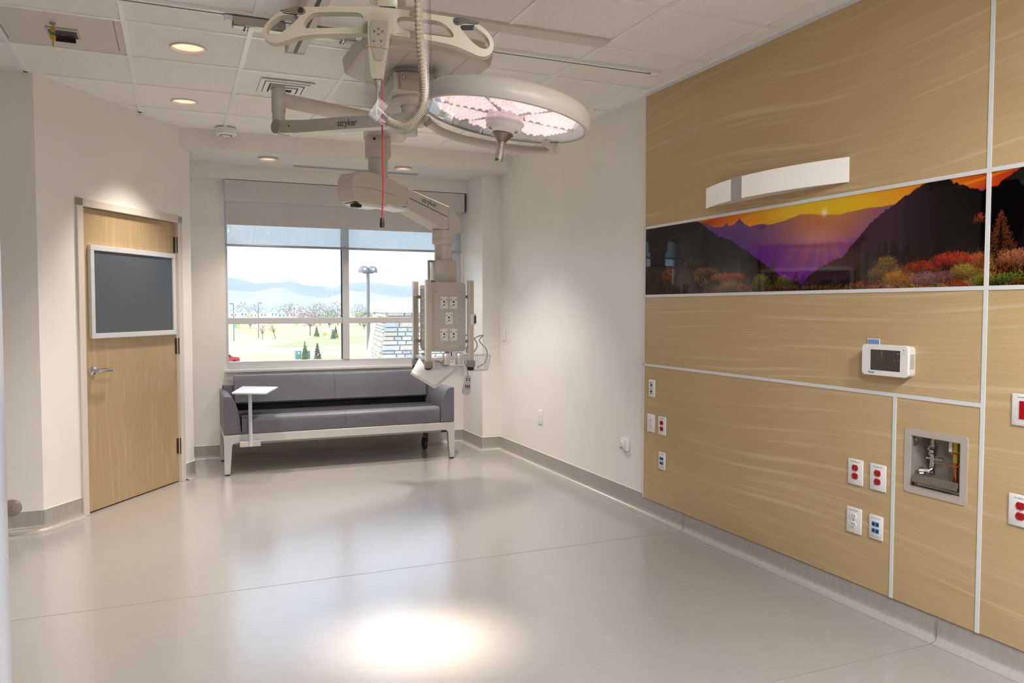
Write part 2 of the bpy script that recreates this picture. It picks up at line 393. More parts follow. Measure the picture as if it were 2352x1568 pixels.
for i in range(len(xs)-1):
    for j in range(len(ys)-1):
        x0, x1, y0, y1 = xs[i], xs[i+1], ys[j], ys[j+1]
        corners = [(x0, y0), (x1, y0), (x1, y1), (x0, y1)]
        if not any(inside(*c) for c in corners): continue
        if y0 > LY-0.02 and x1 < LX+0.02: continue
        hole = [d for d in DOWN.values() if x0 < d[0] < x1 and y0 < d[1] < y1]
        hatch = abs(x0-(-0.82)) < 0.03 and abs(y0-4.417) < 0.03
        vent = abs(x0-0.376) < 0.03 and abs(y0-5.02) < 0.03
        key = (round(x1-x0, 3), round(y1-y0, 3))
        cx, cy = (x0+x1)/2, (y0+y1)/2
        if hole:
            d = hole[0]; w = MB().prism([(x0-cx, y0-cy), (x1-cx, y0-cy), (x1-cx, y1-cy), (x0-cx, y1-cy)], 0.006, 0.022,
                holes=[[(d[0]-cx+d[2]*math.cos(2*PI*k/32), d[1]-cy+d[2]*math.sin(2*PI*k/32)) for k in range(32)]], plane='xy')
            me = w.mesh('ceiling_tile')
        elif key in tile_cache: me = tile_cache[key]
        else:
            me = tile_cache[key] = MB().box(x0-cx, x1-cx, y0-cy, y1-cy, 0.006, 0.022).mesh('ceiling_tile')
        nm = 'access_panel' if hatch else ('metal_tile' if vent else 'ceiling_tile')
        if hatch or vent:
            me = me.copy(); me.materials.clear(); me.materials.append(METALTILE if vent else mat('panel_paint', (214,208,200), 0.5)); o = bpy.data.objects.new(nm, me); COL.objects.link(o); o.parent = ceil
        else:
            o = link(nm, me, TILE if not me.materials else None, ceil)
        o.location = (cx, cy, 0)
def diag_x(y):   # where a cross line meets the angled wall
    return LX+(y-LY)/math.tan(DROT) if y > LY else XL
for gx in xs[1:-1]:
    ye = YEND if gx > 0.03 else (LY+(gx-LX)*math.tan(DROT) if gx > LX else LY)
    MB().box(gx-0.012, gx+0.012, Y0, ye, 0, 0.012).make('grid_bar', TBAR, ceil, None)
for gy in ys[1:-1]:
    MB().box(diag_x(gy), XEND, gy-0.012, gy+0.012, 0.0004, 0.0118).make('grid_bar', TBAR, ceil, None)
MB().box(XEND-0.02, XEND, Y0, YP, -0.001, 0.012).make('wall_angle', TBAR, ceil, None)
MB().box(XEND, XP, YP, YEND, -0.001, 0.012).make('wall_angle', TBAR, ceil, None)
MB().box(0, DLEN-0.1, -0.02, 0, 0, 0.012, M=Matrix.Translation((LX, LY, 0))@Matrix.Rotation(DROT, 4, 'Z')).make('wall_angle', TBAR, ceil, None)
MB().box(XL, LX, LY-0.02, LY, 0, 0.012).make('wall_angle', TBAR, ceil, None)
# access panel slots, lock and the white diffuser belong to their panels below

# wood headwall panels and white trims (pieces of the right wall)
ZA, ZB, ZCC, ZW = 1.93, 1.475, 1.014, 0.108
Y1, Y2, YN = 2.078, 2.486, -1.55
TW = 0.0085
def panel(y0, y1, z0, z1):
    MB().box(XR, XP+0.002, y0, y1, z0, z1, bevel=0.0012, seg=1).make('wood_panel', WOOD, wall_right, None)
panel(Y1+TW, YP-0.006, ZA+TW, ZC-0.022)
panel(Y1+TW, YP-0.006, ZCC+TW, ZB-TW)
panel(Y2+TW, YP-0.006, ZW, ZCC-TW)
# the narrow panel is cut out around the recessed valve box
w = MB(); w.box(XR, XP+0.002, Y1+TW, BX0, ZW, ZCC-TW); w.box(XR, XP+0.002, BX1, Y2-TW, ZW, ZCC-TW); w.box(XR, XP+0.002, BX0, BX1, ZW, BZ0); w.box(XR, XP+0.002, BX0, BX1, BZ1, ZCC-TW)
w.make('wood_panel', WOOD, wall_right, None)
panel(YN, Y1-TW, ZA+TW, ZC-0.022); panel(YN, Y1-TW, ZW, ZB-TW)
def strip(y0, y1, z0, z1):
    MB().box(XR-0.003, XP+0.001, y0, y1, z0, z1).make('trim_strip', TRIM, wall_right, None)
strip(Y1-TW, Y1+TW, ZW, ZC-0.022); strip(Y2-TW, Y2+TW, ZW, ZCC-TW)
strip(Y1+TW, YP, ZA-TW, ZA+TW); strip(Y1+TW, YP, ZB-TW, ZB+TW); strip(Y1+TW, YP, ZCC-TW, ZCC+TW)
strip(YN, Y1-TW, ZA-TW, ZA+TW); strip(YN, Y1-TW, ZB-TW, ZB+TW)
strip(YP-0.006, YP, ZW, ZC-0.022); strip(YN, YP, ZC-0.022, ZC-0.001)

# ------------------------------------------------------------------ door
door = thing('door_1', 'pale wood veneer door in a painted steel frame', 'door', (LX, LY, 0), DROT, kind='structure')
MB().box(DO0+0.004, DO1-0.004, 0.012, 0.055, 0.008, DTOP-0.003, bevel=0.002, seg=1).make('leaf', DOORWOOD, door, None)
w = MB(); w.box(DO0-0.055, DO0, -0.016, 0.14, 0, DTOP+0.05, bevel=0.002, seg=1); w.box(DO1, DO1+0.055, -0.016, 0.14, 0, DTOP+0.05, bevel=0.002, seg=1); w.box(DO0-0.055, DO1+0.055, -0.016, 0.14, DTOP, DTOP+0.05, bevel=0.002, seg=1)
w.make('door_frame', FRAMEP, door, None)
MB().box(DO0, DO1, 0.056, 0.10, 0, DTOP).make('door_stop', DARK, door, None)
for z in (1.89, 1.09, 0.29):
    h = MB(); h.cyl((DO1+0.006, -0.006, z-0.064), (DO1+0.006, -0.006, z+0.064), 0.0085, n=12); h.box(DO1-0.026, DO1-0.001, 0.008, 0.0135, z-0.06, z+0.06)
    h = h.make('hinge', STEELD, door)
    for dz in (-0.026, 0.0, 0.026): MB().cyl((DO1+0.006, -0.006, z+dz-0.0012), (DO1+0.006, -0.006, z+dz+0.0012), 0.0092, n=12).make('knuckle_gap', DARK, h)
hd = MB().lathe([(0, 0.0), (0.034, 0.0), (0.036, 0.004), (0.033, 0.010), (0.020, 0.013), (0.012, 0.016), (0.012, 0.05), (0, 0.05)], 28, Matrix.Translation((0.457, 0.012, 0.968))@Matrix.Rotation(PI/2, 4, 'X')).make('door_handle', CHROME, door)
MB().tube([(0.457, -0.034, 0.968), (0.50, -0.038, 0.968), (0.56, -0.036, 0.967), (0.60, -0.034, 0.966)], [0.011, 0.011, 0.010, 0.010], 12, ell=(0.7, 1.25)).make('lever', CHROME, hd)
for s in (0.577, 1.176): MB().sphere((s, 0.012, 2.022), 0.0055, 10, 6).make('bolt', STEEL, door)
MB().box(DO0-0.002, DO0+0.006, 0.004, 0.012, 0.93, 1.01).make('strike_plate', STEEL, door, None)

board = thing('framed_board', 'dark grey board in a thin silver frame fixed to the wooden door', 'board', (LX+0.907*math.cos(DROT), LY+0.907*math.sin(DROT), 1.183), DROT)
BW = 0.467; BH = 0.634; FW_ = 0.036
BOARDM = mat('board_slate', (80,87,94), 0.2, 0, 0.45)
MB().box(-BW+0.02, BW-0.02, -0.004, 0.012, 0.02, BH-0.02).make('board_surface', BOARDM, board, None)
for nm, p in (('frame_rail', (-BW, BW, -0.014, 0.012, 0, FW_)), ('frame_rail', (-BW, BW, -0.014, 0.012, BH-FW_, BH)), ('frame_stile', (-BW, -BW+FW_, -0.0138, 0.012, FW_, BH-FW_)), ('frame_stile', (BW-FW_, BW, -0.0138, 0.012, FW_, BH-FW_))):
    MB().box(*p, bevel=0.003, seg=2).make(nm, ALU, board, None)

# ------------------------------------------------------------------ window
win = thing('window_1', 'four-light aluminium window over the sofa', 'window', (0, YW+0.03, 0), kind='structure')
def bar(nm, x0, x1, z0, z1, y0=-0.01, y1=0.06): MB().box(x0, x1, y0, y1, z0, z1, bevel=0.003, seg=1).make(nm, WINFRAME, win, None)
bar('frame_jamb', 0.405, 0.437, 0.825, 2.52); bar('frame_jamb', 2.615, 2.71, 0.825, 2.52); bar('frame_sill', 0.437, 2.615, 0.825, 0.893); bar('frame_head', 0.437, 2.615, 2.46, 2.52)
bar('mullion', 1.488, 1.552, 0.893, 2.46, -0.018, 0.06); bar('transom', 0.437, 1.488, 1.244, 1.30); bar('transom', 1.552, 2.615, 1.244, 1.30)
GASK = mat('gasket_dark', (60,66,74), 0.5)
for x0, x1 in ((0.437, 1.488), (1.552, 2.615)):
    for z0, z1 in ((0.893, 1.244), (1.30, 2.46)):
        p = MB().box(x0, x1, 0.028, 0.034, z0, z1).make('pane', GLASS, win, None)
        MB().box(x1-0.009, x1, 0.006, 0.028, z0, z1).make('gasket', GASK, p, None)
tag(MB().box(0.40, 2.71, YW-0.035, YW+0.03, 0.795, 0.825, bevel=0.004).make('trim_sill', SILL), 'white window sill board behind the sofa', 'sill', kind='structure')

sh = thing('roller_shade', 'grey double roller shade with fascia, partly lowered over the window', 'shade', (0, YW-0.02, 2.36))
MB().box(0.414, 2.700, -0.105, -0.005, 0.0, 0.187, bevel=0.002, seg=1).make('fascia', CASS, sh, None)
MB().box(2.7005, 2.706, -0.104, -0.006, 0.002, 0.185).make('end_cap', DARK, sh, None)
MB().box(0.428, 2.690, -0.062, -0.060, -0.213, 0.06).make('blackout_cloth', SHADE, sh, None)
MB().box(0.424, 2.690, -0.0205, -0.0195, -0.385, 0.06).make('screen_cloth', SHEER, sh, None)
MB().cyl((0.414, -0.02, -0.395), (2.694, -0.02, -0.395), 0.011, n=12).make('hem_bar', mat('hem_grey', (168,168,172), 0.5), sh)
# ------------------------------------------------------------------ sunset mural: a flat glossy print, drawn point by point
def vnoise(x, y, seed=0):
    xi = np.floor(x).astype(np.int64); yi = np.floor(y).astype(np.int64); fx = x-xi; fy = y-yi
    def h(a, b):
        n = (a*374761393+b*668265263+seed*982451653) & 0x7fffffff
        n = ((n ^ (n >> 13))*1274126177) & 0x7fffffff
        return ((n ^ (n >> 16)) & 0xffff)/65535.0
    sx = fx*fx*(3-2*fx); sy = fy*fy*(3-2*fy)
    return (h(xi, yi)*(1-sx)+h(xi+1, yi)*sx)*(1-sy)+(h(xi, yi+1)*(1-sx)+h(xi+1, yi+1)*sx)*sy
def fbm(x, y, o=4, seed=0):
    s = 0; a = 0.5; t = 0
    for i in range(o): s = s+a*vnoise(x*2**i, y*2**i, seed+i); t += a; a *= 0.5
    return s/t
def sstep(a, b, x):
    t = np.clip((x-a)/(b-a), 0, 1); return t*t*(3-2*t)
FAR = [(0.0,1.05),(0.45,1.02),(0.598,0.96),(0.736,0.868),(0.815,0.857),(0.846,0.895),(0.873,0.857),(0.911,0.864),(0.959,0.925),(1.004,0.845),(1.047,0.809),(1.127,0.824),(1.195,0.798),(1.308,0.82),(1.431,0.864),(1.548,0.835),(1.685,0.802),(1.725,0.811),(1.838,0.826),(1.957,0.822),(2.05,0.845),(5,0.9)]
LHILL = [(0,1.1),(0.389,1.03),(0.598,0.95),(0.674,0.859),(0.777,0.738),(0.894,0.662),(1.043,0.495),(1.183,0.323),(1.315,0.16),(1.44,0.055),(5,-1)]
RHILL = [(0,-1),(1.40,0.02),(1.468,0.149),(1.554,0.259),(1.623,0.321),(1.703,0.356),(1.742,0.442),(1.804,0.565),(1.864,0.684),(1.934,0.774),(1.991,0.831),(2.057,0.908),(2.11,0.952),(2.152,0.998),(2.20,1.02),(2.232,1.01),(2.272,0.947),(2.33,0.892),(2.386,0.844),(2.418,0.846),(2.456,0.864),(2.507,0.936),(2.559,0.99),(2.7,1.1),(6,1.3)]
FG = [(0,0.42),(0.15,0.40),(0.299,0.36),(0.573,0.33),(0.741,0.27),(0.898,0.19),(1.06,0.12),(1.185,0.092),(1.439,0.079),(1.612,0.068),(1.822,0.085),(1.942,0.114),(2.01,0.171),(2.119,0.222),(2.222,0.231),(2.3,0.259),(2.411,0.284),(2.481,0.31),(2.569,0.26),(3.2,0.3),(6,0.2)]
def crv(c, u): return np.interp(u, [p[0] for p in c], [p[1] for p in c])
def C3(*c): return np.array(lin(c))
def mural_rgb(u, v):
    U = u.ravel(); V = v.ravel(); out = np.zeros((U.size, 3))
    def put(col, m):
        nonlocal out
        m = m[:, None] if np.ndim(m) == 1 else m; out = out*(1-m)+col*m
    # sky: yellow round the sun, orange and red away from it, slanting clouds
    d = np.hypot((U-1.55)*0.9, (V-0.86)*0.6)
    k = sstep(0.10, 0.62, d)[:, None]; k2 = sstep(0.45, 0.95, d)[:, None]
    sky = C3(226,186,14)*(1-k)+C3(224,120,10)*k; sky = sky*(1-k2)+C3(176,26,12)*k2
    cl = sstep(0.50, 0.72, fbm(U*3.0+V*0.6, V*9-U*1.6, 4, 3)); put(sky, np.ones(U.size)); put(C3(186,48,8), cl*0.85*sstep(0.14, 0.42, d))
    streak = sstep(0.55, 0.7, fbm(U*2.0+3, V*22-U*7, 3, 9)); put(C3(232,170,30), streak*0.35)
    far = crv(FAR, U)+0.010*(fbm(U*40, U*0, 3, 5)-0.5)
    glow = np.exp(-((U-1.584)/0.30)**2)*np.exp(-((0.84-V)/0.36)**2)
    m = sstep(0.006, -0.006, V-far); base = C3(92,42,92)*0.9
    h = np.clip(V/0.85, 0, 1)[:, None]
    mount = C3(104,22,140)*(1-h)+C3(106,62,100)*h
    left = sstep(1.5, 0.9, U)[:, None]; mount = mount*(1-0.45*left)+C3(66,30,128)*0.45*left
    put(mount, m)
    rid2 = 0.62+0.06*np.sin(U*5.1+0.8)+0.03*(fbm(U*14, U*0, 3, 8)-0.5)-0.10*np.abs(U-1.45)
    put(C3(112,44,112), m*sstep(0.008, -0.008, V-rid2)*0.65)
    rid3 = 0.565-0.03*(U-1.2)+0.012*(fbm(U*20, U*0, 3, 12)-0.5)
    put(C3(82,24,134), m*sstep(0.01, -0.01, V-rid3)*0.85)
    put(C3(120,28,140), m*sstep(0.45, 0.12, V)*sstep(0.8, 1.5, U)*0.55)
    put(C3(196,120,42), m*glow*0.85)
    ang = np.arctan2(U-1.584, (0.85-V)*0.455+0.001); rr = np.hypot(U-1.584, (0.85-V)*0.455)
    ray = sum(np.exp(-((ang-a)/0.05)**2) for a in (-0.85,-0.62,-0.5,-0.2,0.05,0.3,0.42,0.7))
    put(C3(206,116,40), m*np.clip(ray, 0, 1)*np.exp(-rr/0.13)*0.7); put(C3(170,40,96), m*np.clip(ray, 0, 1)*np.exp(-rr/0.30)*0.28)
    pk = 0.19-np.abs(U-1.452)*1.6; put(C3(62,22,96), sstep(0.01, -0.01, V-pk)*0.8)
    put(C3(250,236,180), np.exp(-(((U-1.584)/0.016)**2+((V-0.848)/0.034)**2)))
    lh = crv(LHILL, U)+0.03*(fbm(U*60, U*0, 3, 21)-0.5); put(C3(16,12,12), sstep(0.006, -0.006, V-lh))
    lh2 = lh*0.82-0.05; put(C3(10,8,8), sstep(0.02, -0.02, V-lh2)*0.7)
    rh = crv(RHILL, U)+0.035*(fbm(U*70, U*0, 3, 31)-0.5)
    rm = sstep(0.006, -0.006, V-rh); dk = sstep(1.95, 2.25, U)[:, None]
    put(C3(46,19,36)*(1-dk)+C3(3,1,2)*dk, rm)
    put(C3(74,18,40), rm*sstep(0.52, 0.62, fbm(U*9, V*5, 3, 40))*sstep(1.95, 2.12, U)*sstep(2.36, 2.2, U)*sstep(0.42, 0.55, V)*sstep(0.74, 0.62, V)*0.6)
    conif = 0.30+0.25*fbm(U*55, U*0, 2, 44)*sstep(1.6, 2.0, U); put(C3(16,8,10), rm*sstep(0.01, -0.01, V-conif*sstep(1.6, 1.9, U))*0.85)
    bush = crv(FG, U)*0.9+0.05+0.10*(fbm(U*16, U*0, 4, 50)-0.42); put(C3(12,7,6), sstep(0.01, -0.01, V-bush)*0.95)
    return np.clip(out, 0, 1).reshape(*u.shape, 3)
MW, MH, MLEN = 2400, 380, 3.95
def mural_canvas():
    """The print as a picture: the landscape, then thousands of short brush strokes for grass, heather and twigs."""
    uu, vv = np.meshgrid(np.linspace(0, MLEN, MW), np.linspace(0, 1, MH), indexing='ij'); img = mural_rgb(uu, vv); rg = np.random.default_rng(11)
    def strokes(u0, v0, du, dv, col, bend):
        t = np.linspace(0, 1, 10)[None, :]; x = u0[:, None]+du[:, None]*t+bend[:, None]*t*t; y = v0[:, None]+dv[:, None]*t
        xi = np.clip((x/MLEN*(MW-1)).round().astype(int), 0, MW-1); yi = np.clip((y*(MH-1)).round().astype(int), 0, MH-1)
        fade = (0.35+0.65*t)[..., None]; img[xi, yi] = img[xi, yi]*0.25+0.75*np.minimum(col*1.5, 1)[:, None, :]*fade
    PAL = [C3(176,66,14), C3(196,92,20), C3(150,100,30), C3(186,40,20), C3(122,104,44), C3(206,140,64)]
    def field(n, f0, f1, lo, hi, bright, pal, L=(0.010, 0.045)):
        u0 = rg.uniform(lo, hi, n); q = np.sort(rg.uniform(f0, f1, n))[::-1]; v0 = crv(FG, u0)*q-0.04
        keep = fbm(u0*9, q*4, 3, 77) > 0.40; u0, v0 = u0[keep], v0[keep]; m = len(u0)
        ln = rg.uniform(*L, m); a = rg.normal(0, 0.55, m); c = np.array(pal)[(fbm(u0*7, v0*9, 3, 80)*len(pal)*1.6).astype(int) % len(pal)]
        c = c*(bright*rg.uniform(0.25, 1.25, m)**1.4)[:, None]; strokes(u0, v0, ln*np.sin(a), ln*np.cos(a)/0.455, c, rg.normal(0, 0.008, m))
    def bush(cu, cv, ru, rv, n, col, b=1.0, L=0.018):
        r = np.sqrt(rg.random(n)); a = rg.uniform(0, 2*np.pi, n); u0 = cu+ru*r*np.cos(a); v0 = cv+rv*r*np.sin(a)
        lit = np.clip(0.25+0.9*(r*np.sin(a)*0.6+0.35), 0.05, 1.2)*rg.uniform(0.4, 1.2, n)*b; d2 = rg.normal(0, 0.9, n)
        strokes(u0, v0, L*np.sin(d2), L*np.cos(d2)/0.455, C3(*col)*lit[:, None], rg.normal(0, 0.006, n))
    def fir(cu, base, top, w, n, col):
        q = rg.random(n); u0 = cu+rg.choice([-1, 1], n)*w*(1-q)*rg.random(n); v0 = base+(top-base)*q; sg = np.sign(u0-cu)
        strokes(u0, v0, sg*w*0.35*(1.1-q), rg.uniform(-0.03, 0.05, n), C3(*col)*rg.uniform(0.2, 1.1, n)[:, None], rg.normal(0, 0.003, n))
        strokes(np.full(6, cu), np.full(6, base), rg.normal(0, 0.002, 6), np.full(6, top-base+0.03), np.tile(C3(60,40,24), (6, 1)), np.zeros(6))
    field(4200, 0.1, 1.05, 0.0, 0.9, 0.40, [C3(120,92,60), C3(150,96,50), C3(110,104,60), C3(140,110,90)])
    bush(0.27, 0.22, 0.06, 0.16, 500, (196,110,30), 0.9); bush(0.55, 0.38, 0.12, 0.10, 300, (120,100,84), 0.6)
    field(2600, 0.2, 1.0, 0.55, 1.12, 0.75, PAL)
    bush(0.86, 0.20, 0.16, 0.045, 700, (206,84,18), 1.0); bush(0.66, 0.28, 0.12, 0.05, 400, (176,120,50), 0.8)
    field(1800, 0.1, 1.3, 1.1, 1.95, 0.8, [C3(186,60,14), C3(150,110,34), C3(196,96,24)], (0.006, 0.022))
    bush(1.14, 0.10, 0.07, 0.10, 700, (126,124,40), 1.0); bush(1.31, 0.09, 0.06, 0.09, 600, (120,112,40), 1.0); fir(1.225, 0.08, 0.34, 0.05, 500, (84,52,22))
    for cu, tp in ((1.40, 0.22), (1.52, 0.20), (1.66, 0.16), (1.02, 0.22)): fir(cu, 0.03, tp, 0.035, 220, (70,30,14))
    bush(1.955, 0.20, 0.06, 0.11, 700, (150,110,40), 1.0); bush(1.90, 0.14, 0.05, 0.06, 300, (140,96,44), 0.9)
    field(4200, 0.1, 1.1, 1.95, 2.44, 1.0, PAL); bush(2.02, 0.10, 0.08, 0.06, 700, (196,120,26), 1.0)
    bush(2.13, 0.19, 0.10, 0.045, 700, (196,60,24), 1.0); bush(2.27, 0.24, 0.09, 0.06, 900, (190,52,28), 1.1); bush(2.15, 0.08, 0.07, 0.055, 700, (160,100,120), 1.0); bush(2.24, 0.09, 0.05, 0.05, 400, (140,80,84), 0.9)
    bush(2.33, 0.13, 0.06, 0.06, 700, (150,130,44), 1.0); bush(2.39, 0.22, 0.04, 0.06, 400, (196,84,40), 1.0); bush(2.41, 0.05, 0.05, 0.04, 400, (96,120,40), 1.0)
    fir(2.09, 0.12, 0.44, 0.06, 500, (60,26,16)); fir(2.17, 0.2, 0.40, 0.04, 220, (54,22,16)); bush(2.385, 0.58, 0.02, 0.035, 60, (206,84,50), 0.9)
    field(5200, 0.1, 1.15, 2.44, MLEN, 0.9, PAL); fir(2.475, 0.2, 0.62, 0.07, 700, (120,60,34)); bush(2.62, 0.06, 0.20, 0.05, 900, (96,126,40), 1.0); bush(2.55, 0.22, 0.09, 0.07, 800, (196,120,84), 0.9)
    return img
CANVAS = None
def mural_at(u, v):
    global CANVAS
    if CANVAS is None: CANVAS = mural_canvas()
    x = np.clip(u/MLEN*(MW-1), 0, MW-1.001); y = np.clip(v*(MH-1), 0, MH-1.001); xi = x.astype(int); yi = y.astype(int); fx = (x-xi)[..., None]; fy = (y-yi)[..., None]
    return (CANVAS[xi, yi]*(1-fx)+CANVAS[xi+1, yi]*fx)*(1-fy)+(CANVAS[xi, yi+1]*(1-fx)+CANVAS[xi+1, yi+1]*fx)*fy
def print_mat():
    m = mat('glass_print', (255,255,255), 0.03, 0, 0.5); N, L, b = nodes(m)
    a = N.new('ShaderNodeVertexColor'); a.layer_name = 'print'; L.new(a.outputs['Color'], b.inputs['Base Color']); return m
PRINTM = print_mat()
mural = thing('landscape_mural', 'glossy panoramic print of a mountain sunset set into the wood headwall', 'picture', (XR, YP, ZB))
def mural_pane(y0, y1, nx, nz):
    ys_ = np.linspace(y1, y0, nx); zs = np.linspace(ZB+TW*0.6, ZA-TW*0.6, nz); Yg, Zg = np.meshgrid(ys_, zs, indexing='ij')
    rgb = mural_at(YP-Yg, (Zg-ZB)/(ZA-ZB)); me = bpy.data.meshes.new('print_pane')
    V = np.stack([np.full(Yg.size, XR+0.002), Yg.ravel(), Zg.ravel()], 1)
    V = np.concatenate([V, [[XP, y1, zs[0]], [XP, y0, zs[0]], [XP, y0, zs[-1]], [XP, y1, zs[-1]]]]); b0 = nx*nz
    I = np.arange(nx*nz).reshape(nx, nz); q = np.stack([I[:-1, :-1], I[1:, :-1], I[1:, 1:], I[:-1, 1:]], -1).reshape(-1, 4)
    c = [I[0, 0], I[-1, 0], I[-1, -1], I[0, -1]]
    ex = [[c[0], c[1], b0+1, b0], [c[1], c[2], b0+2, b0+1], [c[2], c[3], b0+3, b0+2], [c[3], c[0], b0, b0+3]]
    q = np.concatenate([q, ex]); nf = len(q)
    me.vertices.add(len(V)); me.vertices.foreach_set('co', V.ravel()); me.loops.add(nf*4); me.loops.foreach_set('vertex_index', q.ravel().astype(np.int32))
    me.polygons.add(nf); me.polygons.foreach_set('loop_start', np.arange(nf)*4); me.update(calc_edges=True)
    at = me.color_attributes.new('print', 'FLOAT_COLOR', 'POINT'); colr = np.zeros((len(V), 4)); colr[:, 3] = 1; colr[:b0, :3] = rgb.reshape(-1, 3)
    at.data.foreach_set('color', colr.ravel()); return link('print_pane', me, PRINTM, mural, True)
mural_pane(Y1+TW, YP-0.008, 1500, 210); mural_pane(0.6, Y1-TW, 460, 130)

# ------------------------------------------------------------------ curved wall lamp
WR = -PI/2      # local x runs to the viewer's right along the right wall, local -y into the room
lamp = thing('wall_lamp', 'white bowed wall lamp with a grey band above the mural', 'lamp', (XR, 3.30, 1.985), WR)
def bow(x): return -(0.008+0.105*(1-(x/0.535)**2))
def bowstrip(nm, x0, x1, z0, z1, m, off=0.0, n=20):
    w = MB(); t = 0.006
    pts = [(x0+(x1-x0)*i/n) for i in range(n+1)]
    out = [(x, bow(x)-off) for x in pts]+[(x, bow(x)+t) for x in reversed(pts)]
    w.prism(out, z0, z1, plane='xy'); return w.make(nm, m, lamp, 30)
bowstrip('diffuser', -0.535, -0.19, 0.0, 0.116, LAMPW); bowstrip('diffuser', -0.095, 0.535, 0.0, 0.116, LAMPW)
bowstrip('band', -0.192, -0.093, -0.002, 0.119, LAMPG, 0.002, 6)
w = MB(); pts = [(-0.535+1.07*i/24) for i in range(25)]
w.prism([(x, bow(x)+0.004) for x in pts]+[(0.535, 0.0), (-0.535, 0.0)], 0.004, 0.008, plane='xy'); w.make('lower_lens', mat('lamp_lens', (214,208,200), 0.4), lamp, 30)
MB().box(-0.5, 0.5, -0.018, 0.0, 0.01, 0.106).make('back_plate', LAMPG, lamp, None)


# ------------------------------------------------------------------ wall plates
def plate(name, label, cat, y, z, kind, w_=0.088, h_=0.121, x=XR, group=None, caption=None, rz=WR, pos=None):
    t = thing(name, label, cat, pos or (x, y, z), rz, group)
    MB().box(-w_/2, w_/2, -0.007, 0.0, -h_/2, h_/2, bevel=0.004, seg=2).make('plate', PLATE, t, 30)
    def duplex(m, dz):
        o = MB().prism([(a*1.0, b) for a, b in arc(0, dz, 0.0172, -52, 52, 8)+arc(0, dz, 0.0172, 128, 232, 8)], -0.0105, -0.004).make('receptacle', m, t, 30)
        for dx, hh in ((-0.0064, 0.0085), (0.0064, 0.0068)): MB().box(dx-0.0011, dx+0.0011, -0.0112, -0.010, dz+0.003-hh/2, dz+0.003+hh/2).make('slot', DARK, o, None)
        MB().cyl((0, -0.0112, dz-0.0085), (0, -0.010, dz-0.0085), 0.0024, n=10).make('slot', DARK, o)
    if kind in ('red', 'white'):
        m = RED if kind == 'red' else PLATE_IN; duplex(m, 0.0195); duplex(m, -0.0195); MB().sphere((0, -0.0072, 0), 0.0026, 10, 6).make('screw', STEEL, t)
    if kind == 'decora':
        o = MB().box(-0.0165, 0.0165, -0.0095, -0.005, -0.033, 0.033, bevel=0.001, seg=1).make('receptacle', PLATE_IN, t, None)
        for dz in (0.018, -0.018):
            for dx in (-0.006, 0.006): MB().box(dx-0.001, dx+0.001, -0.0102, -0.009, dz-0.004, dz+0.004).make('slot', DARK, o, None)
    if kind == 'reddecora':
        MB().box(-0.0165, 0.0165, -0.011, -0.005, -0.034, 0.034, bevel=0.0015, seg=1).make('rocker', RED, t, None)
        for dz in (0.05, -0.05): MB().sphere((0, -0.0072, dz), 0.0026, 10, 6).make('screw', PLATE_IN, t)
    if kind == 'data':
        for dx in (-0.0105, 0.0105):
            for dz in (0.015, -0.015):
                o = MB().box(dx-0.0085, dx+0.0085, -0.0095, -0.004, dz-0.0095, dz+0.0095, bevel=0.0006, seg=1).make('jack', BLUE, t, None)
                MB().box(dx-0.0055, dx+0.0055, -0.0102, -0.009, dz-0.0055, dz+0.003).make('socket', DARK, o, None)
    if kind == 'coax':
        ins = MB().box(-0.019, 0.019, -0.0085, -0.005, -0.045, 0.045, bevel=0.001, seg=1).make('insert', mat('insert_grey', (206,206,202), 0.35), t, None)
        for dz in (0.021, -0.021):
            o = MB().cyl((0.004, -0.016, dz), (0.004, -0.007, dz), 0.0055, n=12).make('jack', BLACK, t); MB().cyl((-0.008, -0.012, dz+0.014*(1 if dz > 0 else -1)), (-0.008, -0.007, dz+0.014*(1 if dz > 0 else -1)), 0.004, n=10).make('screw', STEEL, t)
    if kind == 'grille':
        for k in range(6): MB().box(-0.012, 0.012, -0.0085, -0.006, -0.038+k*0.0152, -0.030+k*0.0152).make('button', PLATE_IN, t, None)
    if caption == '-':          # faint printed lines, too small to read
        for dz in (h_/2-0.013, -h_/2+0.013):
            for k in range(5): MB().box(-0.026+k*0.0105, -0.018+k*0.0105, -0.0076, -0.0068, dz-0.0012, dz+0.0012).make('print_mark', PRINT, t, None)
    elif caption:
        text('caption', caption, 0.0075, PRINT, t, Matrix.Translation((0, -0.0073, h_/2-0.013)) @ FACE)
    return t
CAP = 'CR ADM2 L2C9'
plate('jack_plate', 'white plate with two dark round jacks, topmost at the left end of the headwall', 'wall plate', 4.397, 0.862, 'coax', 0.074, 0.115)
plate('wall_outlet', 'white rectangular outlet on the wood headwall beside the left red outlet', 'outlet', 4.404, 0.629, 'decora')
plate('wall_outlet', 'red duplex outlet at the left end of the wood headwall', 'outlet', 4.274, 0.628, 'red', caption=CAP, group='red outlets')
plate('data_plate', 'white data plate with four blue jacks at the left end of the wood headwall', 'wall plate', 4.272, 0.398, 'data', 0.076, 0.114, caption='-')
plate('wall_outlet', 'red duplex outlet directly above the white duplex outlet', 'outlet', 2.692, 0.633, 'red', caption=CAP, group='red outlets')
plate('wall_outlet', 'red duplex outlet between the white trim strip and another red outlet', 'outlet', 2.565, 0.632, 'red', caption=CAP, group='red outlets')
plate('wall_outlet', 'white duplex outlet below a red outlet, left of the blue data jacks', 'outlet', 2.695, 0.404, 'white', caption=CAP)
plate('data_plate', 'white data plate with four blue jacks near the steel valve box', 'wall plate', 2.570, 0.403, 'data', 0.077, 0.110, caption='-')
plate('wall_switch', 'white plate with a large red rocker at the right picture edge', 'switch', 1.912, 1.016, 'reddecora', 0.096, 0.121, caption=CAP)
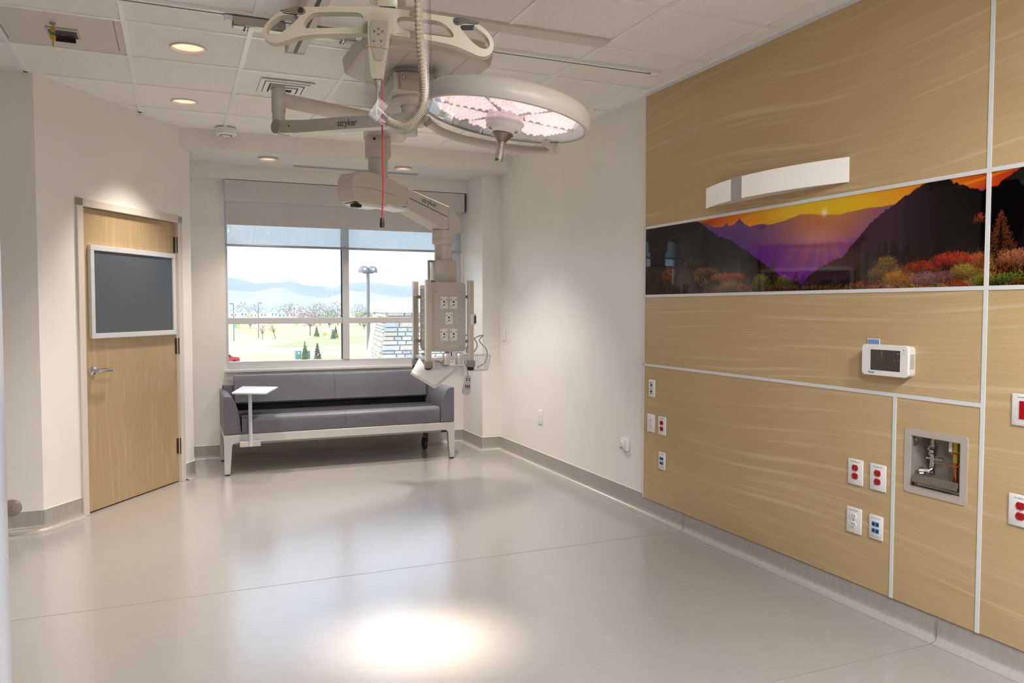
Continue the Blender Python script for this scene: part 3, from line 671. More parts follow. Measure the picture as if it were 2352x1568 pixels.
plate('wall_outlet', 'red duplex outlet cut by the right picture edge below the red rocker', 'outlet', 1.914, 0.636, 'red', 0.096, 0.121, caption=CAP, group='red outlets')
plate('wall_outlet', 'small white ribbed plate low on the cream wall by the window bay', 'wall plate', 6.163, 0.440, 'grille', 0.086, 0.128, x=XP)
plate('blank_plate', 'blank cream plate on the right wall next to the bay pier', 'wall plate', 6.99, 1.13, 'blank', 0.08, 0.12, x=XP)
nl = thing('night_light', 'square white night light with round lens near the wood panel edge', 'night light', (XP, 4.745, 0.431), WR)
MB().box(-0.045, 0.045, -0.022, 0, -0.042, 0.042, bevel=0.005).make('body', PLATE, nl)
MB().sphere((-0.012, -0.022, 0.0), 0.027, 20, 12, (0.9, 0.45, 1.15)).make('lens', PLATE_IN, nl)
MB().box(-0.024, 0.0, -0.034, -0.0335, -0.030, -0.02).make('sensor_window', GREYP, nl, None)

# ------------------------------------------------------------------ bedside touch panel
dv = thing('touch_panel', 'white wall-mounted touch panel with a dark screen beside the mural trim', 'control panel', (XR, 2.507, 1.1665), WR)
w = MB().prism(rrect(-0.118, 0.118, -0.0665, 0.0665, 0.017), -0.038, 0.0).make('back_housing', mat('panel_side', (214,210,206), 0.4), dv, 30)
for k in range(14): MB().box(0.1185, 0.1192, -0.03, -0.006, -0.03+k*0.0045, -0.0283+k*0.0045).make('vent_slit', GREYP, w, None)
b = MB().prism(rrect(-0.121, 0.121, -0.0685, 0.0685, 0.018), -0.048, -0.036).make('front_bezel', PLATE, dv, 30)
bm_ = b.modifiers.new('bevel', 'BEVEL'); bm_.width = 0.002; bm_.segments = 2; bm_.limit_method = 'ANGLE'
SCR = mat('screen_dark', (58,50,46), 0.12)
s_ = MB().box(-0.072, 0.082, -0.0488, -0.047, -0.043, 0.043).make('screen', SCR, dv, None)
MB().box(-0.0725, 0.0825, -0.0484, -0.047, -0.0455, 0.0455).make('screen_edge', BLACK, dv, None)
ICON = mat('screen_icon', (128,120,116), 0.4)
for (x, z, a) in ((-0.013, 0.036, 0.006), (-0.013, 0.029, 0.005), (0.072, 0.032, 0.007), (0.076, 0.004, 0.005), (-0.034, 0.003, 0.004), (0.055, 0.002, 0.005)):
    MB().box(x-a/2, x+a/2, -0.0492, -0.0486, z-a/2, z+a/2).make('icon', ICON, s_, None)
w = MB().prism(rrect(-0.019, -0.003, 0.007, 0.023, 0.002), -0.0492, -0.0487, holes=[rrect(-0.015, -0.007, 0.011, 0.019, 0.001)]).make('icon', mat('screen_icon2', (92,84,80), 0.4), s_)
MB().sphere((0.100, -0.048, 0.049), 0.0022, 8, 6).make('led', DARK, dv)
for dx in (0.094, 0.103):
    for dz in (0.036, 0.030): MB().sphere((dx, -0.048, dz), 0.0015, 8, 6).make('speaker_hole', GREYP, dv)
text('lettering', 'Baxter', 0.013, mat('print_blue', (70,76,128), 0.5), dv, Matrix.Translation((-0.068, -0.0483, -0.0555)) @ FACE)
tg = thing('tag_card', 'small blue and white card behind the touch panel', 'card', (XR, 2.606, 1.236), WR)
MB().box(-0.035, 0.035, -0.004, -0.001, -0.035, 0.022, bevel=0.0008, seg=1).make('card', PLATE, tg, None)
MB().box(-0.032, 0.032, -0.0046, -0.0038, -0.03, 0.018).make('print', mat('card_blue', (128,152,210), 0.5), tg, None)

# ------------------------------------------------------------------ recessed valve box
vb = thing('valve_box', 'recessed stainless steel box with water valve and copper pipe', 'valve box', (XR, (BX0+BX1)/2, 0.741), WR)
hw, hh = (BX1-BX0)/2-0.001, (BZ1-BZ0)/2-0.001
MB().prism(rrect(-0.147, 0.147, -0.139, 0.139, 0.014), -0.004, 0.0, holes=[rrect(-hw, hw, -hh, hh, 0.004)]).make('face_frame', mat('frame_steel', (214,205,198), 0.34, 0.55), vb, None)
w = MB(); w.box(-hw, hw, 0.108, 0.112, -hh, hh); w.box(-hw, -hw+0.003, 0, 0.11, -hh, hh); w.box(hw-0.003, hw, 0, 0.11, -hh, hh); w.box(-hw, hw, 0, 0.11, hh-0.003, hh); w.box(-hw, hw, 0, 0.11, -hh, -hh+0.003)
w.make('liner', mat('liner_steel', (186,178,168), 0.38, 0.6), vb, None)
for zz in (hh-0.004, -hh+0.004):
    sg = -1 if zz > 0 else 1
    g = MB().prism([(-hw+0.004, zz), (-hw+0.05, zz), (-hw+0.004, zz+sg*0.045)], 0.010, 0.014).make('gusset', STEELD, vb, None)
    MB().sphere((-hw+0.018, 0.009, zz+sg*0.014), 0.005, 10, 6).make('bolt', STEEL, g)
tr = MB(); tr.box(-hw+0.02, hw-0.004, 0.012, 0.016, -0.086, -0.052, M=Matrix.Rotation(-0.35, 4, 'X')); tr.box(-hw+0.02, hw-0.004, 0.02, 0.10, -0.100, -0.097); tr.make('drain_tray', STEEL, vb, None)
MB().cyl((-hw+0.03, 0.012, -0.1), (hw-0.006, 0.012, -0.1), 0.006, n=10).make('drain_lip', STEEL, vb)
MB().prism(rrect(-0.05, 0.02, 0.05, 0.072, 0.01), -0.0965, -0.095, plane='xy').make('drain_opening', BLACK, vb, None)
v = MB(); v.cyl((-0.058, 0.06, hh), (-0.058, 0.06, 0.076), 0.012, n=16); v.lathe([(0.0, 0.028), (0.017, 0.028), (0.018, 0.034), (0.015, 0.045), (0.019, 0.055), (0.019, 0.068), (0.013, 0.078), (0, 0.078)], 8, Matrix.Translation((-0.058, 0.06, 0)))
v.cyl((-0.058, 0.06, 0.03), (-0.058, 0.06, -0.058), 0.011, n=14); v.tube(smooth_path([(-0.058, 0.06, -0.012), (-0.059, 0.058, -0.03), (-0.064, 0.045, -0.04), (-0.074, 0.035, -0.042)], 5), 0.012, 12)
v = v.make('water_valve', CHROME, vb)
MB().box(-0.086, -0.036, 0.034, 0.040, 0.052, 0.060, bevel=0.002).make('lever', mat('lever_blue', (38,52,110), 0.3), v)
MB().cyl((-0.058, 0.032, 0.056), (-0.058, 0.05, 0.056), 0.005, n=10).make('lever_nut', BRASS, v)
w = MB(); w.cyl((-0.066, 0.040, -0.042), (-0.080, 0.028, -0.043), 0.014, n=6); w.cyl((-0.078, 0.029, -0.043), (-0.090, 0.017, -0.044), 0.019, n=24); w.make('hose_cap', CHROME, v)
w = MB()
for a, b_ in (((-0.092, 0.014, -0.058), (-0.080, 0.016, -0.094)), ((-0.030, 0.045, 0.022), (-0.044, 0.035, -0.094))):
    for i in range(16):
        t = i/15; w.sphere((a[0]+(b_[0]-a[0])*t-0.006*math.sin(PI*t), a[1]+(b_[1]-a[1])*t, a[2]+(b_[2]-a[2])*t), 0.0022, 6, 4)
w = w.make('bead_chain', CHROME, vb); w['kind'] = 'stuff'
w = MB(); w.cyl((-0.084, 0.055, 0.012), (-0.034, 0.055, 0.012), 0.004, n=8); w.cyl((-0.04, 0.06, 0.012), (-0.016, 0.07, 0.012), 0.010, n=10); w.make('pipe_clamp', STEEL, vb)
cp = MB().cyl((0.058, 0.05, -0.11), (0.058, 0.05, 0.02), 0.0105, n=16).make('copper_pipe', COPPER, vb)
w = MB(); w.cyl((0.058, 0.05, 0.016), (0.058, 0.05, 0.055), 0.0125, n=16); w.cyl((0.058, 0.05, 0.06), (0.058, 0.05, hh), 0.013, n=16); w.make('brass_sleeve', BRASS, cp)
MB().box(0.034, 0.08, 0.036, 0.041, 0.002, 0.007).make('pipe_bracket', COPPER, cp, None); MB().box(0.038, 0.076, 0.036, 0.041, 0.05, 0.054).make('pipe_bracket', COPPER, cp, None)
MB().box(0.036, 0.05, 0.034, 0.036, 0.06, 0.10).make('pipe_label', PLATE, cp, None)
# ------------------------------------------------------------------ ceiling fixtures
PEACH = mat('downlight_lens', (255,214,186), 0.5, emit=(255,206,172), estr=0.74)
RINGM = mat('downlight_ring', (222,220,214), 0.3)
def downlight(label, x, y, z, r, power, cone=92):
    t = thing('downlight', label, 'ceiling light', (x, y, z), group='recessed downlights')
    MB().lathe([(r-0.004, 0.014), (r, -0.0015), (r+0.004, -0.004), (r+0.011, -0.003), (r+0.012, 0.0065)], 36).make('trim_ring', RINGM, t)
    MB().lathe([(0, 0.012), (r-0.003, 0.012)], 36).make('lens', PEACH, t)
    d = bpy.data.lights.new('downlight_lamp', 'SPOT'); d.energy = power; d.color = (1.0, 0.89, 0.79); d.spot_size = math.radians(cone); d.spot_blend = 0.75; d.shadow_soft_size = 0.06
    o = bpy.data.objects.new('downlight_lamp', d); COL.objects.link(o); o.parent = t; o.location = (0, 0, -0.008); return t
downlight('warm round downlight nearest the ceiling access panel', 0.082, 4.742, ZC, 0.086, W_DOWN)
downlight('warm round downlight close to the angled door wall', 0.075, 5.974, ZC, 0.08, W_DOWN, 88)
downlight('warm round downlight half hidden behind the surgical light arm', 1.84, 5.946, ZC, 0.08, W_DOWN*1.4)
downlight('added unseen warm round downlight above the entrance half of the room', 0.082, 3.51, ZC, 0.086, W_DOWN)  # extra downlight added out of view to brighten the middle of the room
downlight('warm round downlight in the bay soffit, left of the service boom column', 0.742, 7.03, ZS-0.0135, 0.070, W_DOWN*0.55)
downlight('warm round downlight in the bay soffit, right of the service boom column', 1.925, 7.02, ZS-0.0135, 0.066, W_DOWN*0.55)

# two fill panels added over the unseen entrance end to light the room
for k, (x, y) in enumerate(((0.675, -0.117), (1.871, -0.117))):
    t = thing('added_fill_panel', 'added unseen square white fill panel over the %s of the entrance end' % ('left' if k == 0 else 'right'), 'ceiling light', (x, y, ZC), group='added fill panels')
    MB().box(-0.28, 0.28, -0.28, 0.28, -0.002, 0.0055).make('panel_frame', TBAR, t, None)
    MB().box(-0.26, 0.26, -0.26, 0.26, -0.004, -0.0025).make('diffuser', mat('fill_diffuser', (245,242,236), 0.5, emit=(255,244,230), estr=2.0), t, None)
    d = bpy.data.lights.new('fill_panel_lamp', 'AREA'); d.energy = W_FILL; d.size = 0.5; d.color = (0.97, 0.98, 1.0)
    o = bpy.data.objects.new('fill_panel_lamp', d); COL.objects.link(o); o.parent = t; o.location = (0, 0, -0.006)

# square air diffuser in the white metal tile
vent = thing('air_diffuser', 'square stepped white air diffuser in a metal ceiling tile', 'vent', (0.675, 5.32, ZC))
for k, (a, z) in enumerate(((0.165, 0.0), (0.135, -0.006), (0.10, -0.012), (0.062, -0.018))):
    o_ = a; i_ = a-0.026
    w = MB(); 
    w.prism([(-o_, -o_), (o_, -o_), (o_, o_), (-o_, o_)], z-0.004, z+0.002, holes=[[(-i_, -i_), (i_, -i_), (i_, i_), (-i_, i_)]], plane='xy'); w.make('diffuser_cone', METALTILE, vent, None)
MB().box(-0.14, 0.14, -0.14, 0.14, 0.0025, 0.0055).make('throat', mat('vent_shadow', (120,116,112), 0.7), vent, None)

# access panel lock with its keys
lk = thing('panel_lock', 'open steel lock plate on the ceiling access panel', 'lock', (-0.52, 4.745, ZC+0.0055))
MB().box(-0.075, 0.072, -0.078, 0.07, -0.006, 0.0, bevel=0.001, seg=1).make('plate', STEEL, lk, None)
MB().box(-0.066, 0.064, -0.052, 0.062, -0.0066, -0.0058).make('opening', BLACK, lk, None)
MB().box(-0.045, 0.05, 0.066, 0.071, -0.028, -0.002).make('flap', STEELD, lk, None)
MB().box(-0.01, 0.012, -0.01, 0.012, -0.009, -0.006).make('bolt', STEELD, lk, None)
ky = thing('key_set', 'brass keys hanging from the ceiling access panel lock', 'keys', (-0.552, 4.60, ZC+0.0055))
MB().cyl((0, 0, 0), (0, 0, -0.012), 0.014, n=16).make('lock_cylinder', STEEL, ky)
w = MB().prism(rrect(-0.011, 0.011, -0.045, -0.02, 0.008), -0.0012, 0.0012).make('key', BRASS, ky); MB().box(-0.004, 0.004, -0.001, 0.001, -0.022, -0.008).make('blade', BRASS, w, None)
MB().tube([(0.010*math.cos(a*PI/8), 0, -0.052+0.010*math.sin(a*PI/8)) for a in range(17)], 0.0011, 6).make('key_ring', STEEL, ky)
w = MB().prism(rrect(-0.014, 0.014, -0.086, -0.060, 0.010), -0.0012, 0.0012).make('key', BRASS, ky); MB().box(-0.0045, 0.0045, -0.001, 0.001, -0.118, -0.084).make('blade', BRASS, w, None)
for x in (-0.80, -0.27):
    MB().box(x-0.002, x+0.002, 4.46, 4.95, 0.0035, 0.0062).make('panel_slot', mat('slot_grey', (140,132,124), 0.6), ceil, None)

# round sensor by the bulkhead
sn = thing('ceiling_sensor', 'round white ceiling sensor with a dark-rimmed lens in front of the bulkhead', 'sensor', (0.385, 6.70, ZC))
MB().lathe([(0, 0.0), (0.078, 0.0), (0.083, -0.012), (0.080, -0.05), (0.066, -0.058), (0, -0.058)], 36).make('body', PLATE, sn)
MB().lathe([(0.0, -0.060), (0.046, -0.060), (0.048, -0.057)], 32).make('lens_ring', mat('ring_dark', (70,66,64), 0.4), sn)
MB().lathe([(0.0, -0.066), (0.02, -0.065), (0.036, -0.0605)], 32).make('lens', PLATE, sn)

# slot diffuser in the soffit
sl = thing('slot_diffuser', 'long grey linear slot diffuser in the bay soffit', 'vent', (1.57, 7.31, ZS))
MB().box(-0.585, 0.585, -0.055, 0.055, -0.003, 0.0).make('frame', mat('slot_frame', (205,205,203), 0.45), sl, None)
for dy in (-0.025, 0.0, 0.025): MB().box(-0.575, 0.575, dy-0.008, dy+0.008, -0.0042, -0.0028).make('slot', mat('slot_dark', (158,158,156), 0.6), sl, None)

# recessed linear fitting and lift track in the tiles
lf = thing('linear_fitting', 'unlit recessed linear ceiling fitting near the wood headwall', 'ceiling light', (1.56, 3.745, ZC))
MB().box(-0.595, 0.595, -0.055, 0.05, -0.010, 0.0055).make('housing', mat('fitting_face', (214,208,200), 0.45), lf, None)
MB().box(-0.595, 0.595, 0.0505, 0.060, -0.0015, 0.0055).make('shadow_gap', DARK, lf, None)
tk = thing('lift_track', 'white ceiling lift track crossing the room between two tile rows', 'track', (0.4, 4.09, ZC))
MB().box(-2.28, 2.33, -0.030, 0.030, -0.010, 0.0055).make('rail', TBAR, tk, None)
MB().box(-2.27, 2.30, -0.006, 0.006, -0.0112, -0.0095).make('slot', mat('track_slot', (112,106,100), 0.6), tk, None)
MB().box(2.27, 2.33, -0.034, 0.034, -0.014, -0.009, bevel=0.002).make('end_stop', TBAR, tk)
for dx in (2.24, 2.255): MB().cyl((dx, -0.012, -0.018), (dx, -0.012, -0.010), 0.006, n=10).make('stop_bolt', STEEL, tk)
"""carriage and the cross rail the lift hangs from"""
cr_ = thing('lift_rail', 'beige overhead rail on a chromed trolley, carrying the patient lift', 'rail', (0.57, 4.09, ZC-0.02))
MB().box(-0.045, 0.045, -5.2, 0.03, -0.125, -0.045, bevel=0.006, seg=1).make('rail_body', BEIGE, cr_, None)
MB().box(-0.009, 0.009, -5.19, 0.02, -0.1265, -0.1245).make('rail_slot', BLACK, cr_, None)
MB().box(-0.048, 0.048, 0.03, 0.042, -0.130, -0.040, bevel=0.003, seg=1).make('end_cap', PLATE, cr_, None)
for sgn in (-1, 1):
    t = MB(); t.box(*(sorted((sgn*0.05, sgn*0.30))), -0.028, 0.028, -0.045, 0.006, bevel=0.006, seg=1); t = t.make('trolley_arm', STEEL, cr_)
    MB().box(*(sorted((sgn*0.24, sgn*0.335))), -0.024, 0.024, -0.020, 0.004, bevel=0.003, seg=1).make('trolley_glint', PLATE, t)  # white block painting in the bright reflections on the trolley
    for dy in (-0.02, 0.02): MB().sphere((sgn*0.235, dy, -0.045), 0.013, 14, 8).make('wheel', CHROME, t)
# ------------------------------------------------------------------ surgical light and service boom on one ceiling mount
CX, CY = 1.254, 4.43
cm = thing('ceiling_mount', 'beige octagonal ceiling mount cover above the surgical light and boom', 'mount', (1.28, 4.37, ZC))
def octo(h, c): return [(-h, -h+c), (-h+c, -h), (h-c, -h), (h, -h+c), (h, h-c), (h-c, h), (-h+c, h), (-h, h-c)]
bm_ = bmesh.new(); A = [bm_.verts.new((x, y, 0.0055)) for x, y in octo(0.375, 0.13)]; B = [bm_.verts.new((x, y, -0.075)) for x, y in octo(0.36, 0.125)]; Cc = [bm_.verts.new((x, y, -0.085)) for x, y in octo(0.345, 0.12)]
for P_, Q_ in ((A, B), (B, Cc)):
    for i in range(8): bm_.faces.new((P_[i], P_[(i+1) % 8], Q_[(i+1) % 8], Q_[i]))
bm_.faces.new(Cc); bmesh.ops.recalc_face_normals(bm_, faces=bm_.faces); me = bpy.data.meshes.new('cover'); bm_.to_mesh(me); bm_.free()
link('cover', me, BEIGE, cm)
for dx in (-0.13, 0.19): MB().box(dx-0.0025, dx+0.0025, -0.33, 0.33, -0.0858, -0.0848).make('cover_joint', BEIGE2, cm, None)
w = MB(); w.cyl((CX-1.28, CY-4.37, -0.085), (CX-1.28, CY-4.37, -0.135), 0.112, n=36); w.cyl((CX-1.28, CY-4.37, -0.085), (CX-1.28, CY-4.37, -0.10), 0.125, n=36); w.make('mount_ring', BEIGE, cm)

boom = thing('service_boom', 'beige articulated ceiling boom with two arms in front of the window', 'boom', (CX, CY, 2.69))
# hub and first arm
a1 = Vector((CX+0.02, CY-0.06, 0)); a2 = Vector((1.395, 5.56, 0)); d = (a2-a1); L1 = d.length; R1 = Matrix.Translation((a1.x, a1.y, 0))@Matrix.Rotation(math.atan2(d.y, d.x), 4, 'Z')
w = MB(); w.box(-0.10, L1+0.10, -0.145, 0.145, 2.60, 2.70, bevel=0.012, seg=2, M=R1); w.make('upper_arm', BEIGE, boom, world=True)
w = MB(); w.box(-0.13, -0.098, -0.11, 0.11, 2.605, 2.695, bevel=0.008, M=R1); w = w.make('hub_box', BEIGE2, boom, world=True)
for dy in (0.09, -0.09): MB().sphere(R1@Vector((-0.131, dy, 2.67)), 0.010, 12, 8).make('bolt', STEEL, w, world=True)
P2 = (1.335, 5.535)
w = MB(); w.lathe([(0.0, 2.602), (0.090, 2.602), (0.092, 2.595), (0.092, 2.535), (0.090, 2.532), (0.092, 2.529), (0.092, 2.465), (0.086, 2.452), (0.0, 2.452)], 36, Matrix.Translation((*P2, 0))); w = w.make('swivel_collar', BEIGE, boom, world=True)
MB().cyl((P2[0]-0.045, P2[1]-0.088, 2.575), (P2[0]-0.045, P2[1]-0.075, 2.575), 0.009, n=12).make('bolt', DARK, w, world=True)
MB().cyl((*P2, 2.46), (*P2, 2.28), 0.070, n=36).make('drop_tube', BEIGE, boom, world=True)
# second arm: housing, sloping beam, end block
HD = Vector((1.91, 5.83, 0)); d = HD-Vector((*P2, 0)); L2 = d.length; R2 = Matrix.Translation((*P2, 0))@Matrix.Rotation(math.atan2(d.y, d.x), 4, 'Z')
hs = [(-0.30, 2.20), (-0.295, 2.275), (-0.27, 2.315), (-0.20, 2.335), (-0.11, 2.335), (0.09, 2.305), (0.13, 2.287), (0.21, 2.275), (0.215, 2.135), (0.10, 2.115), (0.02, 2.135), (-0.02, 2.118), (-0.22, 2.115), (-0.275, 2.125), (-0.29, 2.15)]
o = MB().prism(hs, -0.085, 0.085, M=R2).make('arm_housing', BEIGE, boom, 30, world=True)
bv = o.modifiers.new('bevel', 'BEVEL'); bv.width = 0.012; bv.segments = 3; bv.limit_method = 'ANGLE'; bv.angle_limit = math.radians(50)
w = MB(); w.tube([R2@Vector(p) for p in ((-0.298, -0.087, 2.215), (-0.15, -0.087, 2.222), (0.09, -0.087, 2.195))], 0.0018, 6); w.make('housing_joint', BEIGE2, o, world=True)
MB().prism([(-0.25, 2.116), (-0.02, 2.116), (0.02, 2.132), (0.22, 2.12), (0.21, 2.10), (0.03, 2.112), (-0.03, 2.096), (-0.20, 2.096)], -0.075, 0.075, M=R2).make('under_tray', mat('under_white', (226,224,220), 0.35), boom, None, world=True)
MB().box(-0.27, -0.21, -0.075, -0.02, 2.082, 2.108, bevel=0.006, M=R2).make('brake_button', BLACK, boom, world=True)
bmz = [(0.19, 2.270), (L2+0.02, 2.170), (L2+0.02, 2.005), (L2-0.06, 1.995), (0.19, 2.125)]
o = MB().prism(bmz, -0.072, 0.072, M=R2).make('spring_arm', BEIGE, boom, None, world=True)
bv = o.modifiers.new('bevel', 'BEVEL'); bv.width = 0.006; bv.segments = 2
MB().prism([(0.235, 2.196), (L2-0.02, 2.098), (L2-0.02, 2.094), (0.235, 2.192)], -0.0735, -0.071, M=R2).make('arm_groove', DARK, o, None, world=True)
for z in (2.255, 2.155): MB().sphere(R2@Vector((0.195, -0.086, z)), 0.006, 8, 6).make('bolt', BEIGE2, o, world=True)
sl_ = math.atan2(2.170-2.270, L2-0.17)
text('lettering', 'stryker', 0.055, LOGO, o, Matrix.Translation((0, 0, 0)))
lt = o.children[-1]; lt.data.transform(R2@Matrix.Translation((0.435, -0.0735, 2.183))@Matrix.Rotation(-sl_, 4, 'Y')@FACE); lt.matrix_parent_inverse = o.matrix_parent_inverse
lt.matrix_parent_inverse = Matrix.Identity(4)
eb = arc(L2-0.005, 2.00, 0.115, 0, 62, 6)
MB().prism([(L2-0.005, 2.178)]+[(L2+0.035, 2.18)]+[(a, b) for a, b in reversed(arc(L2-0.03, 1.995, 0.165, 0, 60, 6))]+[(L2-0.005, 1.992)], -0.078, 0.078, M=R2).make('end_block', BEIGE, boom, 30, world=True)
H = (1.915, 5.832)
w = MB(); w.lathe([(0, 1.995), (0.083, 1.995), (0.085, 1.985), (0.085, 1.94), (0.083, 1.937), (0.085, 1.934), (0.085, 1.893), (0.080, 1.886), (0, 1.886)], 36, Matrix.Translation((*H, 0))); w.make('lower_collar', BEIGE, boom, world=True)
MB().cyl((*H, 1.89), (*H, 1.755), 0.066, n=36).make('lower_tube', BEIGE, boom, world=True)

hd_ = thing('outlet_pendant', 'beige boom head covered with white outlets, framed by vertical rails', 'outlet pendant', (1.91, 5.83, 1.06))
w = MB(); w.box(-0.088, 0.088, -0.088, 0.088, 0.515, 0.70, bevel=0.006); w.make('neck', BEIGE, hd_)
MB().prism(rrect(-0.03, 0.03, -0.085, 0.085, 0.004), -0.0, 0.014, holes=[rrect(-0.018, 0.018, -0.07, 0.07, 0.003)], M=Matrix.Translation((-0.105, -0.06, 0.615))@Matrix.Rotation(0.25, 4, 'Z')).make('neck_handle', STEEL, hd_, None)
o = MB().prism(rrect(-0.14, 0.14, 0.0, 0.53, 0.028), -0.14, 0.14).make('body', BEIGE, hd_, 30)
MB().box(-0.118, 0.118, -0.1435, -0.139, 0.02, 0.49, bevel=0.001, seg=1).make('front_panel', BEIGE, hd_, None)
MB().box(-0.1435, -0.139, -0.118, 0.118, 0.02, 0.49, bevel=0.001, seg=1).make('side_panel', BEIGE, hd_, None)
def head_outlet(x, z, side=False):
    M = Matrix.Rotation(-PI/2, 4, 'Z') if side else Matrix.Identity(4)
    t = MB().box(x-0.030, x+0.030, -0.1475, -0.143, z-0.046, z+0.046, bevel=0.001, seg=1, M=M).make('outlet', PLATE, hd_, None)
    for k, (dx, dz, a) in enumerate(((0, 0.006, 0.0075), (0, -0.018, 0.0055), (-0.016, -0.028, 0.004), (0.017, -0.008, 0.003))):
        MB().cyl(M@Vector((x+dx, -0.1485, z+dz)), M@Vector((x+dx, -0.146, z+dz)), a, n=10).make('socket', DARK if k < 2 else GREYP, t)
    for dx in (-0.021, 0.021): MB().box(x+dx-0.006, x+dx+0.006, -0.1482, -0.147, z+0.018, z+0.026, M=M).make('indicator', GREYP, t, None)
for x, z in ((-0.036, 0.375), (0.040, 0.375), (0.003, 0.255), (-0.036, 0.13), (0.040, 0.13)): head_outlet(x, z)
for x, z in ((-0.045, 0.375), (0.03, 0.375), (-0.045, 0.255), (0.03, 0.255), (-0.045, 0.13), (0.03, 0.13)): head_outlet(x, z, True)
for x in (-0.095, 0.095):
    for z in (0.035, 0.245, 0.455): MB().sphere((x, -0.144, z), 0.005, 8, 6).make('screw', BEIGE2, hd_)
RAILM = mat('rail_cream', (206,196,178), 0.3)
def rail(x, y, bot):
    r_ = MB().box(x-0.022, x+0.022, y-0.014, y+0.014, bot, 0.545, bevel=0.002, seg=1).make('vertical_rail', RAILM, hd_, None)
    MB().box(x-0.0221, x-0.012, y-0.0145, y+0.0145, bot+0.001, 0.544).make('rail_edge', ALU, r_, None)
    MB().box(x-0.028, x+0.028, y-0.03, y+0.02, bot-0.02, bot+0.03, bevel=0.006).make('clamp', GREYP, r_)
    MB().cyl((x, y, bot-0.045), (x, y, bot-0.018), 0.026, n=16).make('knob', BLACK, r_)
    return r_
for x, y in ((-0.17, -0.17), (0.17, -0.17), (-0.17, 0.17)): rail(x, y, -0.10)
for x, y in ((-0.17, 0.17), (0.17, -0.17)):
    for z in (0.075, 0.42): MB().box(min(x, math.copysign(0.13, x)), max(x, math.copysign(0.13, x)), y*0.7-0.01, y*0.7+0.01, z-0.012, z+0.012).make('rail_bracket', BEIGE2, hd_, None)
    MB().box(x-0.012, x+0.012, min(y*0.68, y), max(y*0.68, y), 0.07, 0.09).make('rail_bracket', BEIGE2, hd_, None); MB().box(x-0.012, x+0.012, min(y*0.68, y), max(y*0.68, y), 0.41, 0.43).make('rail_bracket', BEIGE2, hd_, None)
MB().box(-0.18, 0.18, -0.18, -0.155, -0.062, -0.034, bevel=0.003).make('cross_rail', ALU, hd_); MB().box(-0.182, -0.158, -0.16, 0.18, -0.062, -0.034, bevel=0.003).make('cross_rail', ALU, hd_)
for x in (-0.03, 0.075): MB().box(x-0.024, x+0.024, -0.20, -0.15, -0.10, -0.01, bevel=0.004).make('rail_clamp', ALU, hd_)
MB().box(0.05, 0.085, 0.08, 0.11, -0.13, 0.01).make('rear_post', BEIGE2, hd_, None)
MB().box(0.158, 0.202, -0.205, -0.18, 0.205, 0.29, bevel=0.005).make('rail_cover', PLATE, hd_); MB().box(0.184, 0.203, -0.211, -0.203, 0.215, 0.275, bevel=0.004).make('rail_button', mat('button_dark', (70,70,74), 0.4), hd_)
MB().box(-0.148, -0.115, -0.165, -0.135, -0.235, -0.04).make('shelf_post', ALU, hd_, None)

# fold-down shelf under the head
shf = thing('boom_shelf', 'white fold-down shelf tilted below the boom head', 'shelf', (1.75, 5.60, 0.80))
q = [Vector(p) for p in ((1.737, 5.50, 0.808), (1.60, 5.64, 0.905), (1.78, 5.95, 1.035), (1.945, 5.60, 0.925))]
nq = (q[1]-q[0]).cross(q[3]-q[0]).normalized()*0.012
bm_ = bmesh.new(); T_ = [bm_.verts.new(p) for p in q]; U_ = [bm_.verts.new(p-nq) for p in q]; bm_.faces.new(T_); bm_.faces.new(U_[::-1])
for i in range(4): bm_.faces.new((T_[i], T_[(i+1) % 4], U_[(i+1) % 4], U_[i]))
bmesh.ops.recalc_face_normals(bm_, faces=bm_.faces); me = bpy.data.meshes.new('shelf_board'); bm_.to_mesh(me); bm_.free()
link('shelf_board', me, mat('shelf_white', (240,240,238), 0.35), shf, True)
w = MB()
for i in (3, 0): w.tube([q[i]-nq*0.5, q[(i+1) % 4]-nq*0.5], 0.010, 8)
w.make('edge_trim', ALU, shf, world=True)

# wire basket with a coiled cable, and the hand remote
bk_ = thing('wire_basket', 'small white wire basket on the right rail of the boom head', 'basket', (2.165, 5.74, 0.905))
w = MB()
for z, r in ((0.12, 1.0), (0.0, 0.78)):
    c = [(-0.095*r, -0.06*r, z), (0.095*r, -0.06*r, z), (0.095*r, 0.06*r, z), (-0.095*r, 0.06*r, z)]
    w.tube(c+[c[0]], 0.0035 if z else 0.0025, 6)
w.make('rim', mat('wire_white', (226,226,224), 0.35), bk_)
w = MB()
for k in range(12):
    x = -0.09+0.18*k/11
    for y in (-0.06, 0.06): w.tube([(x, y, 0.12), (x*0.78, y*0.78, 0.0)], 0.0016, 5)
for k in range(8):
    y = -0.055+0.11*k/7
    for x in (-0.095, 0.095): w.tube([(x, y, 0.12), (x*0.78, y*0.78, 0.0)], 0.0016, 5)
    w.tube([(-0.074, y*0.78, 0), (0.074, y*0.78, 0)], 0.0016, 5)
w = w.make('wires', MATS['wire_white'], bk_); w['kind'] = 'stuff'
cb = thing('coiled_cable', 'loose grey cable loop rising from the wire basket', 'cable', (2.13, 5.70, 1.03))
MB().tube(smooth_path([(-0.10, 0.02, 0.15), (-0.03, 0, 0.145), (0.02, 0, 0.07), (-0.04, 0, 0.0), (-0.07, 0, 0.05), (0.0, 0, 0.13), (0.07, 0, 0.15), (0.03, -0.02, 0.11), (0.10, 0, 0.03), (0.09, 0.01, -0.06), (0.02, 0.01, -0.1)], 7), 0.0045, 8).make('cable', mat('cable_grey', (170,166,160), 0.45), cb)
rm_ = thing('bedside_remote', 'slim grey remote with small buttons hanging below the boom head', 'remote', (2.013, 5.588, 0.73))
Rm = Matrix.Rotation(0.13, 4, 'Y')
